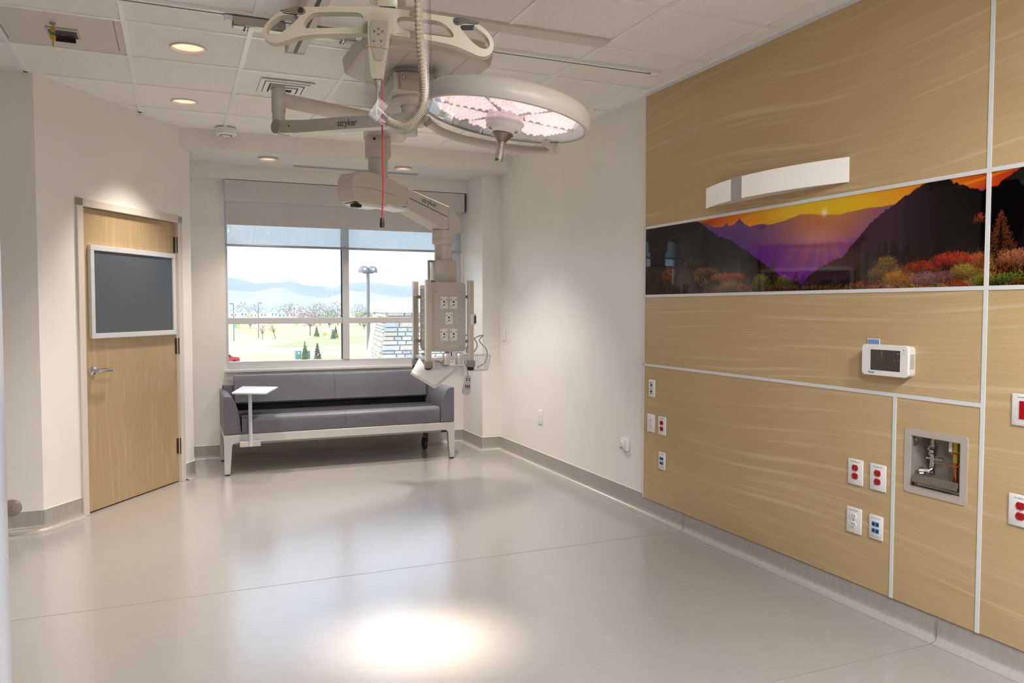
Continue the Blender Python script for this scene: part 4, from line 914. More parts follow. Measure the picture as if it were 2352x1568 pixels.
MB().prism([(a, b) for a, b in arc(0, 0.032, 0.030, 180, 360, 10)]+[(0.022, 0.13), (0.016, 0.152), (-0.016, 0.152), (-0.022, 0.13)], -0.012, 0.012, M=Rm).make('body', mat('remote_grey', (186,190,198), 0.35), rm_)
for i, (x, z) in enumerate(((-0.011, 0.128), (0.010, 0.128), (-0.011, 0.116), (0.010, 0.116), (-0.015, 0.076), (0, 0.076), (0.015, 0.076), (-0.012, 0.066), (0.003, 0.066), (0.014, 0.066))):
    MB().box(x-0.0045, x+0.0045, -0.0138, -0.0115, z-0.004, z+0.004, M=Rm).make('button', DARK if i not in (5,) else RED, rm_, None)
MB().prism(rrect(-0.02, 0.02, 0.048, 0.058, 0.003), -0.0135, -0.0118, M=Rm).make('button', mat('button_pink', (196,140,140), 0.4), rm_, None)
MB().tube([(0.02, 0, 0.15), (0.012, 0.0, 0.20), (0.0, 0.03, 0.26)], 0.004, 6).make('cord', GREYP, rm_)

# ------------------------------------------------------------------ surgical light
sl3 = thing('surgical_light', 'round surgical light with glowing lens field on a beige jointed arm', 'surgical light', (CX, CY, 2.42))
MB().cyl((CX, CY, 2.5995), (CX, CY, 2.39), 0.046, n=28).make('drop_tube', BEIGE, sl3, world=True)
MB().lathe([(0, 2.5995), (0.10, 2.5995), (0.102, 2.585), (0.062, 2.57), (0.05, 2.555)], 32, Matrix.Translation((CX, CY, 0))).make('tube_flange', BEIGE, sl3, world=True)
EL = Vector((0.502, 4.235, 0))
MB().tube([(CX, CY, 2.437), (EL.x, EL.y, 2.470)], [0.041, 0.037], 24).make('upper_arm', BEIGE, sl3, world=True)
e = MB().lathe([(0, 2.535), (0.030, 2.533), (0.036, 2.52), (0.036, 2.405), (0.034, 2.402), (0.0, 2.402)], 28, Matrix.Translation(EL)).make('elbow_tube', BEIGE, sl3, world=True)
MB().box(EL.x-0.039, EL.x+0.03, EL.y-0.037, EL.y+0.037, 2.522, 2.536, bevel=0.004).make('elbow_cap', BEIGE2, e, world=True)
MB().cyl((EL.x, EL.y, 2.404), (EL.x, EL.y, 2.30), 0.033, n=28).make('elbow_lower', BEIGE, sl3, world=True)
S0 = Vector((0.515, 4.215, 2.322)); S1 = Vector((1.0, 3.425, 2.236)); ds = (S1-S0).normalized(); side = ds.cross(Vector((0, 0, 1))).normalized()
MB().cyl(S0-side*0.042, S0+side*0.042, 0.036, n=28).make('joint_disc', BEIGE2, sl3, world=True)
RS = Matrix.Translation(S0)@Matrix(((ds.x, -side.x, (side.cross(ds)).x, 0), (ds.y, -side.y, (side.cross(ds)).y, 0), (ds.z, -side.z, (side.cross(ds)).z, 0), (0, 0, 0, 1)))
LS = (S1-S0).length
o = MB().prism([(0.0, -0.032), (0.16, -0.036), (LS*0.55, -0.031), (LS, -0.028), (LS, 0.028), (LS*0.55, 0.029), (0.2, 0.026), (0.10, 0.030), (0.0, 0.034)], -0.032, 0.032, M=RS).make('spring_arm', BEIGE, sl3, None, world=True)
bv = o.modifiers.new('bevel', 'BEVEL'); bv.width = 0.010; bv.segments = 3
t_ = text('lettering', 'stryker', 0.047, LOGO, o, RS@Matrix.Translation((0.52, -0.0335, -0.002))@FACE); t_.matrix_parent_inverse = Matrix.Identity(4)
for x, z in ((0.095, 0.0), (-0.03, 0.02)): MB().cyl(RS@Vector((x, -0.0345, z)), RS@Vector((x, -0.031, z)), 0.004, n=8).make('bolt', DARK, o, world=True)
MB().cyl(S1-side*0.036, S1+side*0.036, 0.031, n=24).make('joint_disc', BEIGE, sl3, world=True)
YOKE = [(0.985, 3.40, 2.235), (1.03, 3.345, 2.214), (1.12, 3.46, 2.207), (1.24, 3.51, 2.192), (1.37, 3.49, 2.172), (1.48, 3.44, 2.152), (1.56, 3.36, 2.135), (1.595, 3.27, 2.122)]
MB().tube(smooth_path(YOKE[1:], 6), 0.019, 14).make('yoke', BEIGE, sl3, world=True)
MB().tube([S1, Vector(YOKE[1]), Vector(YOKE[1])+Vector((0.012, 0.016, 0))], [0.028, 0.024, 0.019], 14).make('yoke_knuckle', BEIGE, sl3, world=True)
DC = Vector((1.248, 2.986, 2.159)); DN = Vector((-0.149, 0.058, -0.986)).normalized()
MB().tube([(1.597, 3.285, 2.122), (1.60, 3.24, 2.12), (1.58, 3.19, 2.118)], [0.022, 0.027, 0.024], 14).make('yoke_end', BEIGE, sl3, world=True)
MB().cyl((1.585, 3.205, 2.125), DC+(Vector((1.585, 3.205, 2.125))-DC)*0.80, 0.022, n=16).make('pivot', BEIGE, sl3, world=True)
RD = Matrix.Translation(DC)@(-DN).to_track_quat('Z', 'X').to_matrix().to_4x4()      # local +z points up out of the dome
MB().lathe([(0.332, 0.0), (0.336, -0.003), (0.344, 0.0), (0.350, 0.012), (0.351, 0.035), (0.345, 0.062), (0.325, 0.082), (0.28, 0.094), (0.15, 0.104), (0, 0.106)], 72, RD).make('dome_shell', BEIGE, sl3, 40, world=True)
MB().lathe([(0.325, 0.004), (0.333, -0.001), (0.3345, 0.004)], 72, RD).make('glass_seal', mat('seal_dark', (70,72,74), 0.4), sl3, world=True)
MB().lathe([(0.30, 0.030), (0.318, 0.020), (0.330, 0.006)], 64, RD).make('inner_bezel', mat('bezel_grey', (206,210,208), 0.3), sl3, world=True)
REFL = mat('led_field', (214,196,198), 0.25, 0.35, emit=(255,208,212), estr=0.34)
LEDM = mat('led_lens', (250,238,238), 0.1, emit=(255,226,228), estr=0.60)
o = MB().lathe([(0.0, 0.030), (0.30, 0.030)], 64, RD).make('led_field', REFL, sl3, None, world=True)
w = MB()
for i in range(-11, 12):
    for j in range(-12, 13):
        x = (i+0.5*(j % 2))*0.030; y = j*0.026; r = math.hypot(x, y)
        if 0.085 < r < 0.285 and min(abs((math.atan2(y, x)-a+PI) % (2*PI)-PI)*r for a in [k*PI/3+0.2 for k in range(6)]) > 0.007:
            w.lathe([(0.0, -0.009), (0.005, -0.008), (0.0095, -0.002), (0.0118, 0.007)], 8, RD@Matrix.Translation((x, y, 0.022)))
w = w.make('led_lenses', LEDM, sl3, 40, world=True); w['kind'] = 'stuff'
for k in range(6):
    a = k*PI/3+0.2; MB().box(0.075, 0.295, -0.003, 0.003, 0.018, 0.030, M=RD@Matrix.Rotation(a, 4, 'Z')).make('divider', mat('divider_grey', (176,166,166), 0.35), o, None, world=False)
for c in o.children: c.matrix_parent_inverse = Matrix.Identity(4)
MB().lathe([(0.0, 0.0), (0.332, 0.0)], 64, RD).make('front_glass', LENS, sl3, None, world=True)
MB().lathe([(0, 0.004), (0.078, 0.004), (0.082, -0.004), (0.080, -0.010), (0.074, -0.012), (0.074, -0.030), (0.066, -0.040), (0.048, -0.050), (0, -0.052)], 40, RD).make('centre_hub', PLATE, sl3, 40, world=True)
for a in (0.5, 2.6, 4.7): MB().cyl(RD@Vector((0.060*math.cos(a), 0.060*math.sin(a), -0.048)), RD@Vector((0.060*math.cos(a), 0.060*math.sin(a), -0.036)), 0.007, n=12).make('hub_bolt', GREYP, sl3, world=True)
h_ = MB().lathe([(0, -0.048), (0.030, -0.050), (0.032, -0.060), (0.018, -0.080), (0.0165, -0.086)], 28, RD).make('handle_cone', STEELD, sl3, world=True)
h_.data.materials[0] = mat('handle_bronze', (150,132,118), 0.3, 0.9)
MB().lathe([(0.043, -0.052), (0.044, -0.056), (0.018, -0.084)], 28, RD).make('handle_skirt', MATS['handle_bronze'], sl3, world=True)
g = MB()
prof = [(0.0155, -0.084)]
for k in range(16): prof += [(0.0172, -0.086-k*0.0046), (0.0158, -0.0883-k*0.0046)]
prof += [(0.0165, -0.162), (0.0150, -0.166), (0, -0.166)]
g.lathe(prof, 24, RD); g.make('handle_grip', STEEL, sl3, 60, world=True)
ld = bpy.data.lights.new('surgical_lamp', 'AREA'); ld.shape = 'DISK'; ld.size = 0.46; ld.energy = W_DOME; ld.spread = math.radians(24); ld.color = (1.0, 0.87, 0.79)
lo = bpy.data.objects.new('surgical_lamp', ld); COL.objects.link(lo); lo.parent = sl3; lo.matrix_parent_inverse = Matrix.Translation(sl3.location).inverted()
lo.matrix_basis = Matrix.Translation(DC+DN*0.19)@(DN).to_track_quat('-Z', 'Y').to_matrix().to_4x4()

# ------------------------------------------------------------------ patient lift
BR = math.radians(-18.2); PX = 2.23/1795.17      # metres per picture pixel at the bar
bar_ = thing('lift_bar', 'beige patient lift spreader bar with looped hook ends and dark latches', 'lift bar', (0.545, 2.232, 2.192), BR)
def px(pts): return [((u-872)*PX, (65-v)*PX) for u, v in pts]
def rnd(pts, k=4):
    pts = pts[:]; n = len(pts); out = []
    for i in range(n):
        p0, p1, p2, p3 = [Vector(pts[(i+q) % n]) for q in (-1, 0, 1, 2)]
        for j in range(k):
            t = j/k; c = 0.5*((2*p1)+(p2-p0)*t+(2*p0-5*p1+4*p2-p3)*t*t+(3*p1-p0-3*p2+p3)*t**3); out.append((c.x, c.y))
    return out
OUT = rnd(px([(872,22),(790,24),(720,27),(690,29),(660,36),(640,47),(624,63),(613,80),(612,94),(620,104),(634,109),(650,108),(672,101),(700,92),(740,87),(800,84),(872,81),(930,87),(990,94),(1040,103),(1075,116),(1098,125),(1115,126),(1128,118),(1134,104),(1132,88),(1122,72),(1106,58),(1088,48),(1050,41),(1000,35),(935,27)]))
H1 = rnd(px([(620,84),(626,68),(640,56),(655,48),(675,46),(692,48),(688,57),(674,70),(658,83),(645,92),(634,94),(624,91)]))
H2 = rnd(px([(703,66),(712,50),(728,40),(760,37),(800,36),(828,37),(837,46),(833,58),(822,67),(790,71),(750,73),(712,75)]))
H3 = rnd(px([(912,51),(920,43),(940,42),(975,46),(1008,50),(1026,60),(1040,76),(1038,85),(1010,83),(970,79),(936,74),(918,64)]))
H4 = rnd(px([(1057,62),(1064,56),(1085,57),(1100,66),(1114,77),(1123,90),(1124,102),(1117,109),(1104,107),(1088,97),(1072,81)]))
o = MB().prism(OUT, -0.017, 0.017, holes=[H1, H2, H3, H4]).make('bar_body', LIFTB, bar_, 30)
bv = o.modifiers.new('bevel', 'BEVEL'); bv.width = 0.005; bv.segments = 3; bv.limit_method = 'ANGLE'; bv.angle_limit = math.radians(55)
l1 = MB().prism(rnd(px([(651,38),(672,32),(695,27),(706,32),(708,40),(700,45),(690,44),(672,40)]), 3), -0.0195, 0.0195).make('latch', LATCH, bar_, 40); MB().cyl(((698-872)*PX, -0.022, (65-36)*PX), ((698-872)*PX, 0.022, (65-36)*PX), 0.0075, n=16).make('latch_pin', DARK, l1)
MB().prism(px([(657,41),(690,45),(688,47),(658,43)]), -0.018, 0.018).make('latch_pad', BLACK, l1, None)
l2 = MB().prism(rnd(px([(1041,46),(1045,41),(1056,39),(1075,43),(1098,49),(1097,54),(1080,53),(1065,53),(1055,57),(1045,55)]), 3), -0.0195, 0.0195).make('latch', LATCHD, bar_, 40); MB().cyl(((1050-872)*PX, -0.022, (65-48)*PX), ((1050-872)*PX, 0.022, (65-48)*PX), 0.006, n=16).make('latch_pin', BLACK, l2)
MB().prism(px([(1060,57),(1090,55),(1090,58),(1060,59)]), -0.018, 0.018).make('latch_pad', BLACK, l2, None)
# strap block and motor above the bar
lm = thing('lift_motor', 'beige ceiling lift motor housing above the spreader bar', 'lift motor', (0.57, 2.232, 2.25), BR)
MB().box(-0.03, 0.028, -0.02, 0.022, -0.005, 0.05, bevel=0.003).make('strap_block', LIFTB, lm); MB().box(-0.022, 0.022, -0.0215, -0.015, -0.0055, -0.001).make('strap_slot', DARK, lm, None)
MB().box(-0.055, 0.05, -0.05, 0.06, 0.03, 0.06, bevel=0.008).make('strap_guide', LIFTB, lm); MB().box(-0.16, 0.16, -0.11, 0.11, 0.075, 0.30, bevel=0.035, seg=4).make('housing', BEIGE, lm); MB().cyl((0, 0, 0.29), (0, 0, 0.425), 0.03, n=20).make('hanger', STEEL, lm); MB().box(-0.03, 0.03, -0.03, 0.03, 0.055, 0.08).make('strap', GREYP, lm, None)
# hand control in its pouch
pc = thing('hand_control', 'beige hand control with arrow keys hanging against the lift bar', 'hand control', (0.530, 2.19, 2.004), BR)
o = MB().prism(rnd([(-0.022, 0.205), (0.0, 0.212), (0.03, 0.203), (0.036, 0.185), (0.030, 0.13), (0.020, 0.07), (0.014, 0.035), (0.010, 0.030), (-0.012, 0.030), (-0.018, 0.035), (-0.024, 0.09), (-0.027, 0.15), (-0.026, 0.19)], 4), -0.014, 0.010).make('body', LIFTB, pc, 40)
bv = o.modifiers.new('bevel', 'BEVEL'); bv.width = 0.005; bv.segments = 3; bv.limit_method = 'ANGLE'; bv.angle_limit = math.radians(55)
kp = MB().prism([(-0.016, 0.190), (0.028, 0.188), (0.029, 0.175), (0.020, 0.105), (0.013, 0.078), (-0.008, 0.080), (-0.019, 0.125), (-0.021, 0.165)], -0.0158, -0.0135).make('keypad', mat('keypad_grey', (158,144,126), 0.45), pc, None)
for (x, z, a) in ((0.003, 0.166, 0), (0.003, 0.150, PI), (-0.008, 0.158, PI/2), (0.014, 0.158, -PI/2), (-0.010, 0.117, PI), (0.010, 0.117, 0), (-0.010, 0.132, 0), (0.011, 0.132, PI)):
    MB().prism([(-0.004, -0.002), (0, 0.003), (0.004, -0.002), (0.003, -0.0035), (0, 0.0005), (-0.003, -0.0035)], -0.0166, -0.0155, M=Matrix.Translation((x, 0, z))@Matrix.Rotation(a, 4, 'Y')).make('arrow_key', DARK, kp, None)
w = MB()
for k in range(7): w.cyl((-0.001, 0, 0.032-k*0.0052), (-0.001, 0, 0.0285-k*0.0052), 0.0115-k*0.0011, 0.0112-k*0.0011, n=14)
w.cyl((-0.001, 0, 0.032), (-0.001, 0, -0.006), 0.0095, 0.0035, n=12); w.make('strain_relief', LIFTB, pc)
MB().tube([(-0.030, -0.016, 0.118), (0.0, -0.0175, 0.116), (0.030, -0.016, 0.112)], 0.0012, 6).make('rubber_band', mat('rubber_band', (206,176,118), 0.5), pc)
MB().tube(smooth_path([(0.528, 2.189, 2.004), (0.5275, 2.188, 1.98), (0.524, 2.187, 1.955), (0.5245, 2.187, 1.93), (0.545, 2.187, 1.915)], 6), 0.0030, 8).make('control_cord', LIFTB, pc, world=True)
pch = thing('plastic_pouch', 'clear plastic sleeve wrapped over the hand control', 'plastic sleeve', (0.530, 2.19, 1.985), BR)
MB().prism(rnd([(-0.034, 0.22), (0.045, 0.215), (0.030, 0.10), (0.024, 0.02), (0.020, 0.0), (-0.034, 0.0), (-0.034, 0.1)], 3), -0.0235, -0.0230).make('sleeve', PLASTIC, pch, None)
MB().box(-0.034, 0.042, -0.024, -0.0225, 0.0, 0.04).make('sleeve_fold', PLASTIC, pch, None)
# corrugated hose
hz = thing('corrugated_hose', 'ribbed beige lift cable sleeve hanging down in a J curve', 'hose', (0.63, 2.14, 1.90))
path = smooth_path([(0.655, 2.17, 2.42), (0.637, 2.15, 2.262), (0.638, 2.146, 2.16), (0.644, 2.142, 2.07), (0.648, 2.138, 2.00), (0.642, 2.138, 1.955), (0.622, 2.142, 1.922), (0.595, 2.15, 1.905), (0.570, 2.158, 1.907), (0.550, 2.165, 1.917)], 54)
rs_ = [0.0116+0.0017*math.sin(2*PI*i/7.0) for i in range(len(path))]
MB().tube(path, rs_, 14).make('ribbed_sleeve', LIFTB, hz, 60, world=True)
bg = MB().tube(smooth_path([(0.650, 2.15, 2.30), (0.652, 2.14, 2.10), (0.652, 2.136, 2.0), (0.640, 2.138, 1.950), (0.60, 2.15, 1.902), (0.555, 2.163, 1.915), (0.520, 2.17, 1.945)], 5), 0.0200, 14, caps=False, ell=(1.0, 0.85)).make('clear_wrap', PLASTIC, hz, 60, world=True)
MB().prism([(-0.016, -0.024), (0.014, -0.030), (0.020, 0.026), (-0.012, 0.030)], -0.006, 0.006, M=Matrix.Translation((0.522, 2.168, 1.945))@Matrix.Rotation(0.5, 4, 'Y')).make('bag_end', PLASTIC, hz, None, world=True)
# emergency cord
ec = thing('pull_cord', 'thin red emergency cord with a black toggle hanging from the lift', 'cord', (0.541, 2.20, 1.62))
MB().tube(smooth_path([(0.546, 2.203, 2.17), (0.545, 2.202, 2.05), (0.5435, 2.20, 1.92), (0.5445, 2.20, 1.80), (0.5450, 2.20, 1.74), (0.5415, 2.20, 1.65)], 6), 0.0021, 8).make('cord', REDCORD, ec, world=True)
MB().lathe([(0, 1.652), (0.005, 1.650), (0.0068, 1.632), (0.0064, 1.624), (0, 1.623)], 14, Matrix.Translation((0.5412, 2.20, 0))).make('toggle', BLACK, ec, world=True)
# ------------------------------------------------------------------ sofa under the window
SX0, SX1, SY = 0.345, 2.352, 6.84
SW = SX1-SX0
sofa = thing('sofa', 'long grey vinyl sofa on a silver metal frame below the window', 'sofa', (SX0, SY, 0))
fr = MB(); fr.box(0.055, SW-0.055, 0.0, 0.045, 0.268, 0.338, bevel=0.003, seg=1); fr.box(0.0, 0.045, 0.05, 0.72, 0.278, 0.338, bevel=0.003, seg=1); fr.box(SW-0.045, SW, 0.05, 0.72, 0.278, 0.338, bevel=0.003, seg=1); fr.box(0.03, SW-0.03, 0.66, 0.70, 0.278, 0.338)
fr.make('frame', SOFAFR, sofa, None)
def leg(x, sgn, y0, y1):
    # tapered leg with a small curved bracket to the rail
    pts = [(x, 0.012), (x+sgn*0.044, 0.012), (x+sgn*0.058, 0.20), (x+sgn*0.060, 0.245), (x+sgn*0.068, 0.262), (x+sgn*0.085, 0.268), (x+sgn*0.085, 0.338), (x-sgn*0.002, 0.338)]
    l = MB().prism(pts, y0, y1).make('leg', SOFAFR, sofa, None)
    MB().box(min(x+sgn*0.006, x+sgn*0.04), max(x+sgn*0.006, x+sgn*0.04), y0+0.004, y1-0.004, 0.0, 0.013).make('foot', DARK, l, None)
leg(0.0, 1, -0.001, 0.046); leg(SW, -1, -0.001, 0.046); leg(0.0, 1, 0.665, 0.71)
bl = MB().box(SW-0.11, SW-0.07, 0.60, 0.64, 0.06, 0.29).make('caster_leg', BLACK, sofa, None)
c = MB(); c.cyl((SW-0.135, 0.56, 0.055), (SW-0.105, 0.56, 0.055), 0.055, n=24); c.make('caster_wheel', BLACK, bl)
MB().tube([(SW-0.15, 0.52, 0.125), (SW-0.12, 0.56, 0.115), (SW-0.09, 0.60, 0.10)], 0.009, 8).make('brake_lever', BLACK, bl)
MB().box(0.09, SW-0.09, 0.02, 0.05, 0.252, 0.264).make('track_rail', GREYP, sofa, None)
MB().box(SW-0.12, SW-0.072, 0.012, 0.05, 0.246, 0.266).make('track_stop', BLACK, sofa, None)
# arms: flat outside, curved inside, running front to back
def arm(x, sgn):
    prof = [(x, 0.342), (x, 0.652), (x+sgn*0.012, 0.662), (x+sgn*0.045, 0.660)]
    for a, z in ((0.062, 0.652), (0.078, 0.630), (0.094, 0.600), (0.108, 0.56), (0.119, 0.515), (0.126, 0.46), (0.131, 0.40), (0.133, 0.342)): prof.append((x+sgn*a, z))
    o = MB().prism(prof, 0.0, 0.70).make('arm', VINYL, sofa, 35)
    b = o.modifiers.new('bevel', 'BEVEL'); b.width = 0.006; b.segments = 3; b.limit_method = 'ANGLE'; b.angle_limit = math.radians(50)
arm(0.0, 1); arm(SW, -1)
# seat: one cushion, bull-nosed at the front, with a centre seam
sp = [(0.005, 0.345), (0.0, 0.37), (0.0, 0.44)]+[(0.038-0.038*math.cos(math.radians(a)), 0.448+0.038*math.sin(math.radians(a))) for a in range(15, 91, 15)]+[(0.30, 0.480), (0.52, 0.470), (0.52, 0.345)]
seat = MB().prism([(y, z) for y, z in sp], 0.140, SW-0.140, M=Matrix.Rotation(PI/2, 4, 'Z')@Matrix.Scale(-1, 4, (0, 1, 0))).make('seat_cushion', VINYL, sofa, 35)
b = seat.modifiers.new('bevel', 'BEVEL'); b.width = 0.012; b.segments = 3; b.limit_method = 'ANGLE'; b.angle_limit = math.radians(60)
seamM = mat('vinyl_seam', (84,81,92), 0.5)
MB().tube([(SW/2, y-0.0005, z+0.0005) for y, z in sp[1:-2]], 0.0018, 6).make('seam', seamM, seat)
bp_ = [(0.50, 0.535), (0.49, 0.55), (0.505, 0.62), (0.535, 0.765), (0.545, 0.783), (0.565, 0.790), (0.60, 0.785), (0.61, 0.76), (0.60, 0.535)]
back = MB().prism(bp_, 0.115, SW-0.115, M=Matrix.Rotation(PI/2, 4, 'Z')@Matrix.Scale(-1, 4, (0, 1, 0))).make('back_cushion', VINYL, sofa, 35)
b = back.modifiers.new('bevel', 'BEVEL'); b.width = 0.010; b.segments = 3; b.limit_method = 'ANGLE'; b.angle_limit = math.radians(60)
MB().tube([(SW/2, y-0.001, z) for y, z in bp_[1:6]], 0.0018, 6).make('seam', seamM, back)
MB().box(0.12, SW-0.12, 0.56, 0.60, 0.345, 0.56).make('back_gap', SOFASHADE, sofa, None)
MB().prism([(0.125, 0.484), (0.13, 0.489), (0.56, 0.474), (0.56, 0.465)], 0.142, SW-0.142, M=Matrix.Rotation(PI/2, 4, 'Z')@Matrix.Scale(-1, 4, (0, 1, 0))).make('seat_shade_strip', SOFASHADE, sofa, None)  # dark strip over the rear seat, painting in the shade behind the crest
MB().box(0.02, SW-0.02, 0.60, 0.66, 0.33, 0.70, bevel=0.01).make('back_panel', VINYL, sofa)

# tablet table clamped to the sofa rail
tb = thing('tablet_table', 'small white swivel tablet table clamped to the front of the sofa', 'tablet table', (0.549, 6.80, 0.24))
MB().box(-0.085, 0.080, -0.012, 0.037, 0.0, 0.045, bevel=0.003, seg=1).make('clamp_plate', SOFAFR, tb, None)
MB().tube([(0, -0.006, 0.004), (0, -0.006, 0.455)], 0.0155, 16).make('post', TABLEW, tb)
top = [(0.520-0.549, 7.19-6.80), (0.800-0.549, 7.02-6.80), (0.654-0.549, 6.545-6.80), (0.398-0.549, 6.68-6.80)]
o = MB().prism(top, 0.455, 0.470, plane='xy').make('table_top', TABLEW, tb, None)
b = o.modifiers.new('bevel', 'BEVEL'); b.width = 0.004; b.segments = 2

# wall bumper above the base at the far left
bp2 = thing('wall_bumper', 'round clear wall bumper just above the base at the far left', 'wall bumper', (-0.951, LY, 0.160))
MB().lathe([(0.0, -0.012), (0.044, -0.012), (0.052, -0.006), (0.053, 0.0), (0, 0.0)], 32, Matrix.Rotation(-PI/2, 4, 'X')).make('disc', mat('bumper_grey', (150,138,126), 0.2), bp2)
MB().lathe([(0.0, -0.016), (0.008, -0.015), (0.010, -0.012)], 16, Matrix.Rotation(-PI/2, 4, 'X')).make('screw', CHROME, bp2)

# near edge of the entrance door at the far left of the view
ed = thing('door_2', 'blurred pale edge of the entrance door frame at the left picture edge', 'door', (-0.27, 1.03, 0), kind='structure')
MB().box(-0.10, 0.086, -0.03, 0.03, 0.0, 2.12, bevel=0.004).make('jamb', mat('jamb_paint', (150,153,160), 0.3), ed)
MB().box(-0.02, 0.0835, -0.034, -0.03, 1.10, 1.17).make('strike_box', PLATE, ed, None)
# ------------------------------------------------------------------ outside: sunlit fields, road, far houses and hills
GZ = -7.0
GROUND = noisy('dry_grass', (196,178,136), (214,200,162), (1,1,1), 0.05, 5, 0.95, 0.1)
GREEN = noisy('green_grass', (170,178,122), (198,194,148), (1,1,1), 0.12, 4, 0.95, 0.1, pos=(0.4, 0.6))
ROAD = mat('pale_concrete', (226,222,212), 0.9)
ASPH = mat('road_asphalt', (186,184,182), 0.9)
def flat(name, pts, z, m, label, cat):
    o = MB().prism(pts, z-0.05, z, plane='xy').make(name, m, smooth=None); return tag(o, label, cat, kind='structure')
flat('ground', [(-900, 12), (1600, 12), (1600, 3200), (-900, 3200)], GZ, GROUND, 'dry sunlit field outside the window', 'field')
flat('lawn', [(16, 172), (24, 188), (31, 226), (44, 232), (60, 214), (62, 186), (40, 172)], GZ+0.06, GREEN, 'green patch of lawn beyond the road', 'lawn')
flat('road', [(-20, 158), (15, 150), (25, 139), (60, 128), (60, 134), (27, 147), (15, 160), (-20, 170)], GZ+0.05, ROAD, 'pale road curving across the field', 'road')
flat('footpath', [(-20, 184), (18, 176), (40, 166), (70, 160), (70, 164), (40, 171), (18, 183), (-20, 192)], GZ+0.05, ROAD, 'pale footpath beyond the road', 'path')
# hills, built as ridges of real relief
def ridge(name, y, x0, x1, prof, depth, m, label, seed):
    rng = np.random.default_rng(seed); n = 160; k = 8; V = []; xs_ = np.linspace(x0, x1, n)
    h = np.interp(xs_, [p[0] for p in prof], [p[1] for p in prof]); h = h+6*(fbm(xs_/90.0+seed, xs_*0, 4, seed)-0.5)
    bm2 = bmesh.new(); rows = []
    for j in range(k):
        t = j/(k-1); rows.append([bm2.verts.new((x, y-depth*(1-t)+30*(vnoise(np.array([x/70.0+j*3]), np.array([j*1.7]), seed)[0]-0.5), GZ+(hh-GZ)*(t**1.25)+6*t*(1-t)*4*(vnoise(np.array([x/60.0]), np.array([j*2.3]), seed+3)[0]-0.5))) for x, hh in zip(xs_, h)])
    rows.append([bm2.verts.new((x, y+depth, GZ)) for x in xs_])
    for a, b2 in zip(rows, rows[1:]):
        for i in range(n-1): bm2.faces.new((a[i], a[i+1], b2[i+1], b2[i]))
    bmesh.ops.recalc_face_normals(bm2, faces=bm2.faces); me = bpy.data.meshes.new(name); bm2.to_mesh(me); bm2.free(); shade(me, 80)
    return tag(link(name, me, m), label, 'hills', kind='structure')
HILLB = noisy('hill_haze_blue', (128,136,158), (152,158,174), (1,1,0.5), 0.012, 5, 0.95, 0.05)  # blue of the distant haze put into the ridge colour
HILLF = noisy('hill_haze_pale', (178,180,176), (196,196,188), (1,1,0.5), 0.012, 5, 0.95, 0.05)  # foothill colour paled to carry the distance haze
ridge('hills', 2620, -500, 1500, [(-500, 80), (148, 96), (190, 90), (240, 78), (300, 82), (345, 88), (380, 76), (430, 72), (480, 72), (540, 84), (600, 88), (700, 76), (1500, 90)], 420, HILLB, 'hazy blue ridge of hills on the horizon', 4)
ridge('hills', 2050, -400, 1300, [(-400, 30), (110, 44), (170, 40), (240, 52), (290, 34), (360, 24), (420, 44), (480, 40), (560, 30), (1300, 40)], 260, HILLF, 'pale lower foothills in front of the blue ridge', 9)

# trees: trunk plus a crown of small leaf cards
LEAF = {'grey': mat('crown_bare', (158,146,136), 0.9), 'pink': mat('crown_red', (178,140,132), 0.9), 'green': mat('crown_green', (120,140,92), 0.9), 'yellow': mat('crown_yellow', (190,182,112), 0.9), 'fir': mat('crown_fir', (96,116,84), 0.9)}
BARK = mat('bark', (120,106,96), 0.9)
def tree(label, x, y, h, w_, kind, cat='tree', shape='round', n=420, trunk=0.3, z=None, lean=0.0):
    z = GZ if z is None else z
    t = thing('conifer' if shape == 'cone' else ('shrub' if trunk < 0.05 else 'tree'), label, cat, (x, y, z), group=None)
    if trunk > 0.02:
        b2 = MB(); b2.tube([(0, 0, -0.1), (lean*0.4, 0, h*trunk), (lean, 0, h*0.8)], [h*0.022, h*0.017, h*0.004], 6)
        if shape == 'round':
            for k in range(7):
                a = k*0.9; b2.tube([(lean*0.4, 0, h*trunk), (lean+w_*0.34*math.cos(a), w_*0.34*math.sin(a), h*(0.62+0.25*((k*37) % 10)/10))], [h*0.010, h*0.003], 5)
        b2.make('trunk', BARK, t)
    rg = random.Random(int(x*31+y*7)); bm2 = bmesh.new()
    for _ in range(n):
        if shape == 'cone':
            q = rg.random()**0.6; zz = h*(0.06+0.94*(1-q)); rr = w_*0.5*q*(0.6+0.4*rg.random()); a = rg.random()*2*PI; c = Vector((rr*math.cos(a), rr*math.sin(a), zz)); s_ = h*0.075
        else:
            while True:
                v_ = Vector((rg.uniform(-1, 1), rg.uniform(-1, 1), rg.uniform(-1, 1)))
                if 0.25 < v_.length < 1: break
            c = Vector((lean+v_.x*w_*0.5, v_.y*w_*0.5, h*(trunk+(1-trunk)*(0.5+0.5*v_.z)))); s_ = h*0.05
        u_ = Vector((rg.gauss(0, 1), rg.gauss(0, 1), rg.gauss(0, 1))).normalized()*s_; w2 = Vector((rg.gauss(0, 1), rg.gauss(0, 1), rg.gauss(0, 1))).normalized()*s_
        bm2.faces.new([bm2.verts.new(p) for p in (c, c+u_, c+w2)])
    me = bpy.data.meshes.new('crown'); bm2.to_mesh(me); bm2.free(); link('crown', me, LEAF[kind], t)['kind'] = 'stuff'
    return t
tree('slender leaning yellow-green tree on the lawn edge', 24.2, 217, 5.2, 2.6, 'yellow', lean=-0.9, n=160)
tree('thin bare young tree left of the leaning tree', 20.5, 213, 4.6, 2.2, 'grey', n=90)
tree('broad round reddish bare tree behind the transom', 37.0, 241, 7.4, 7.6, 'pink', n=700, trunk=0.36)
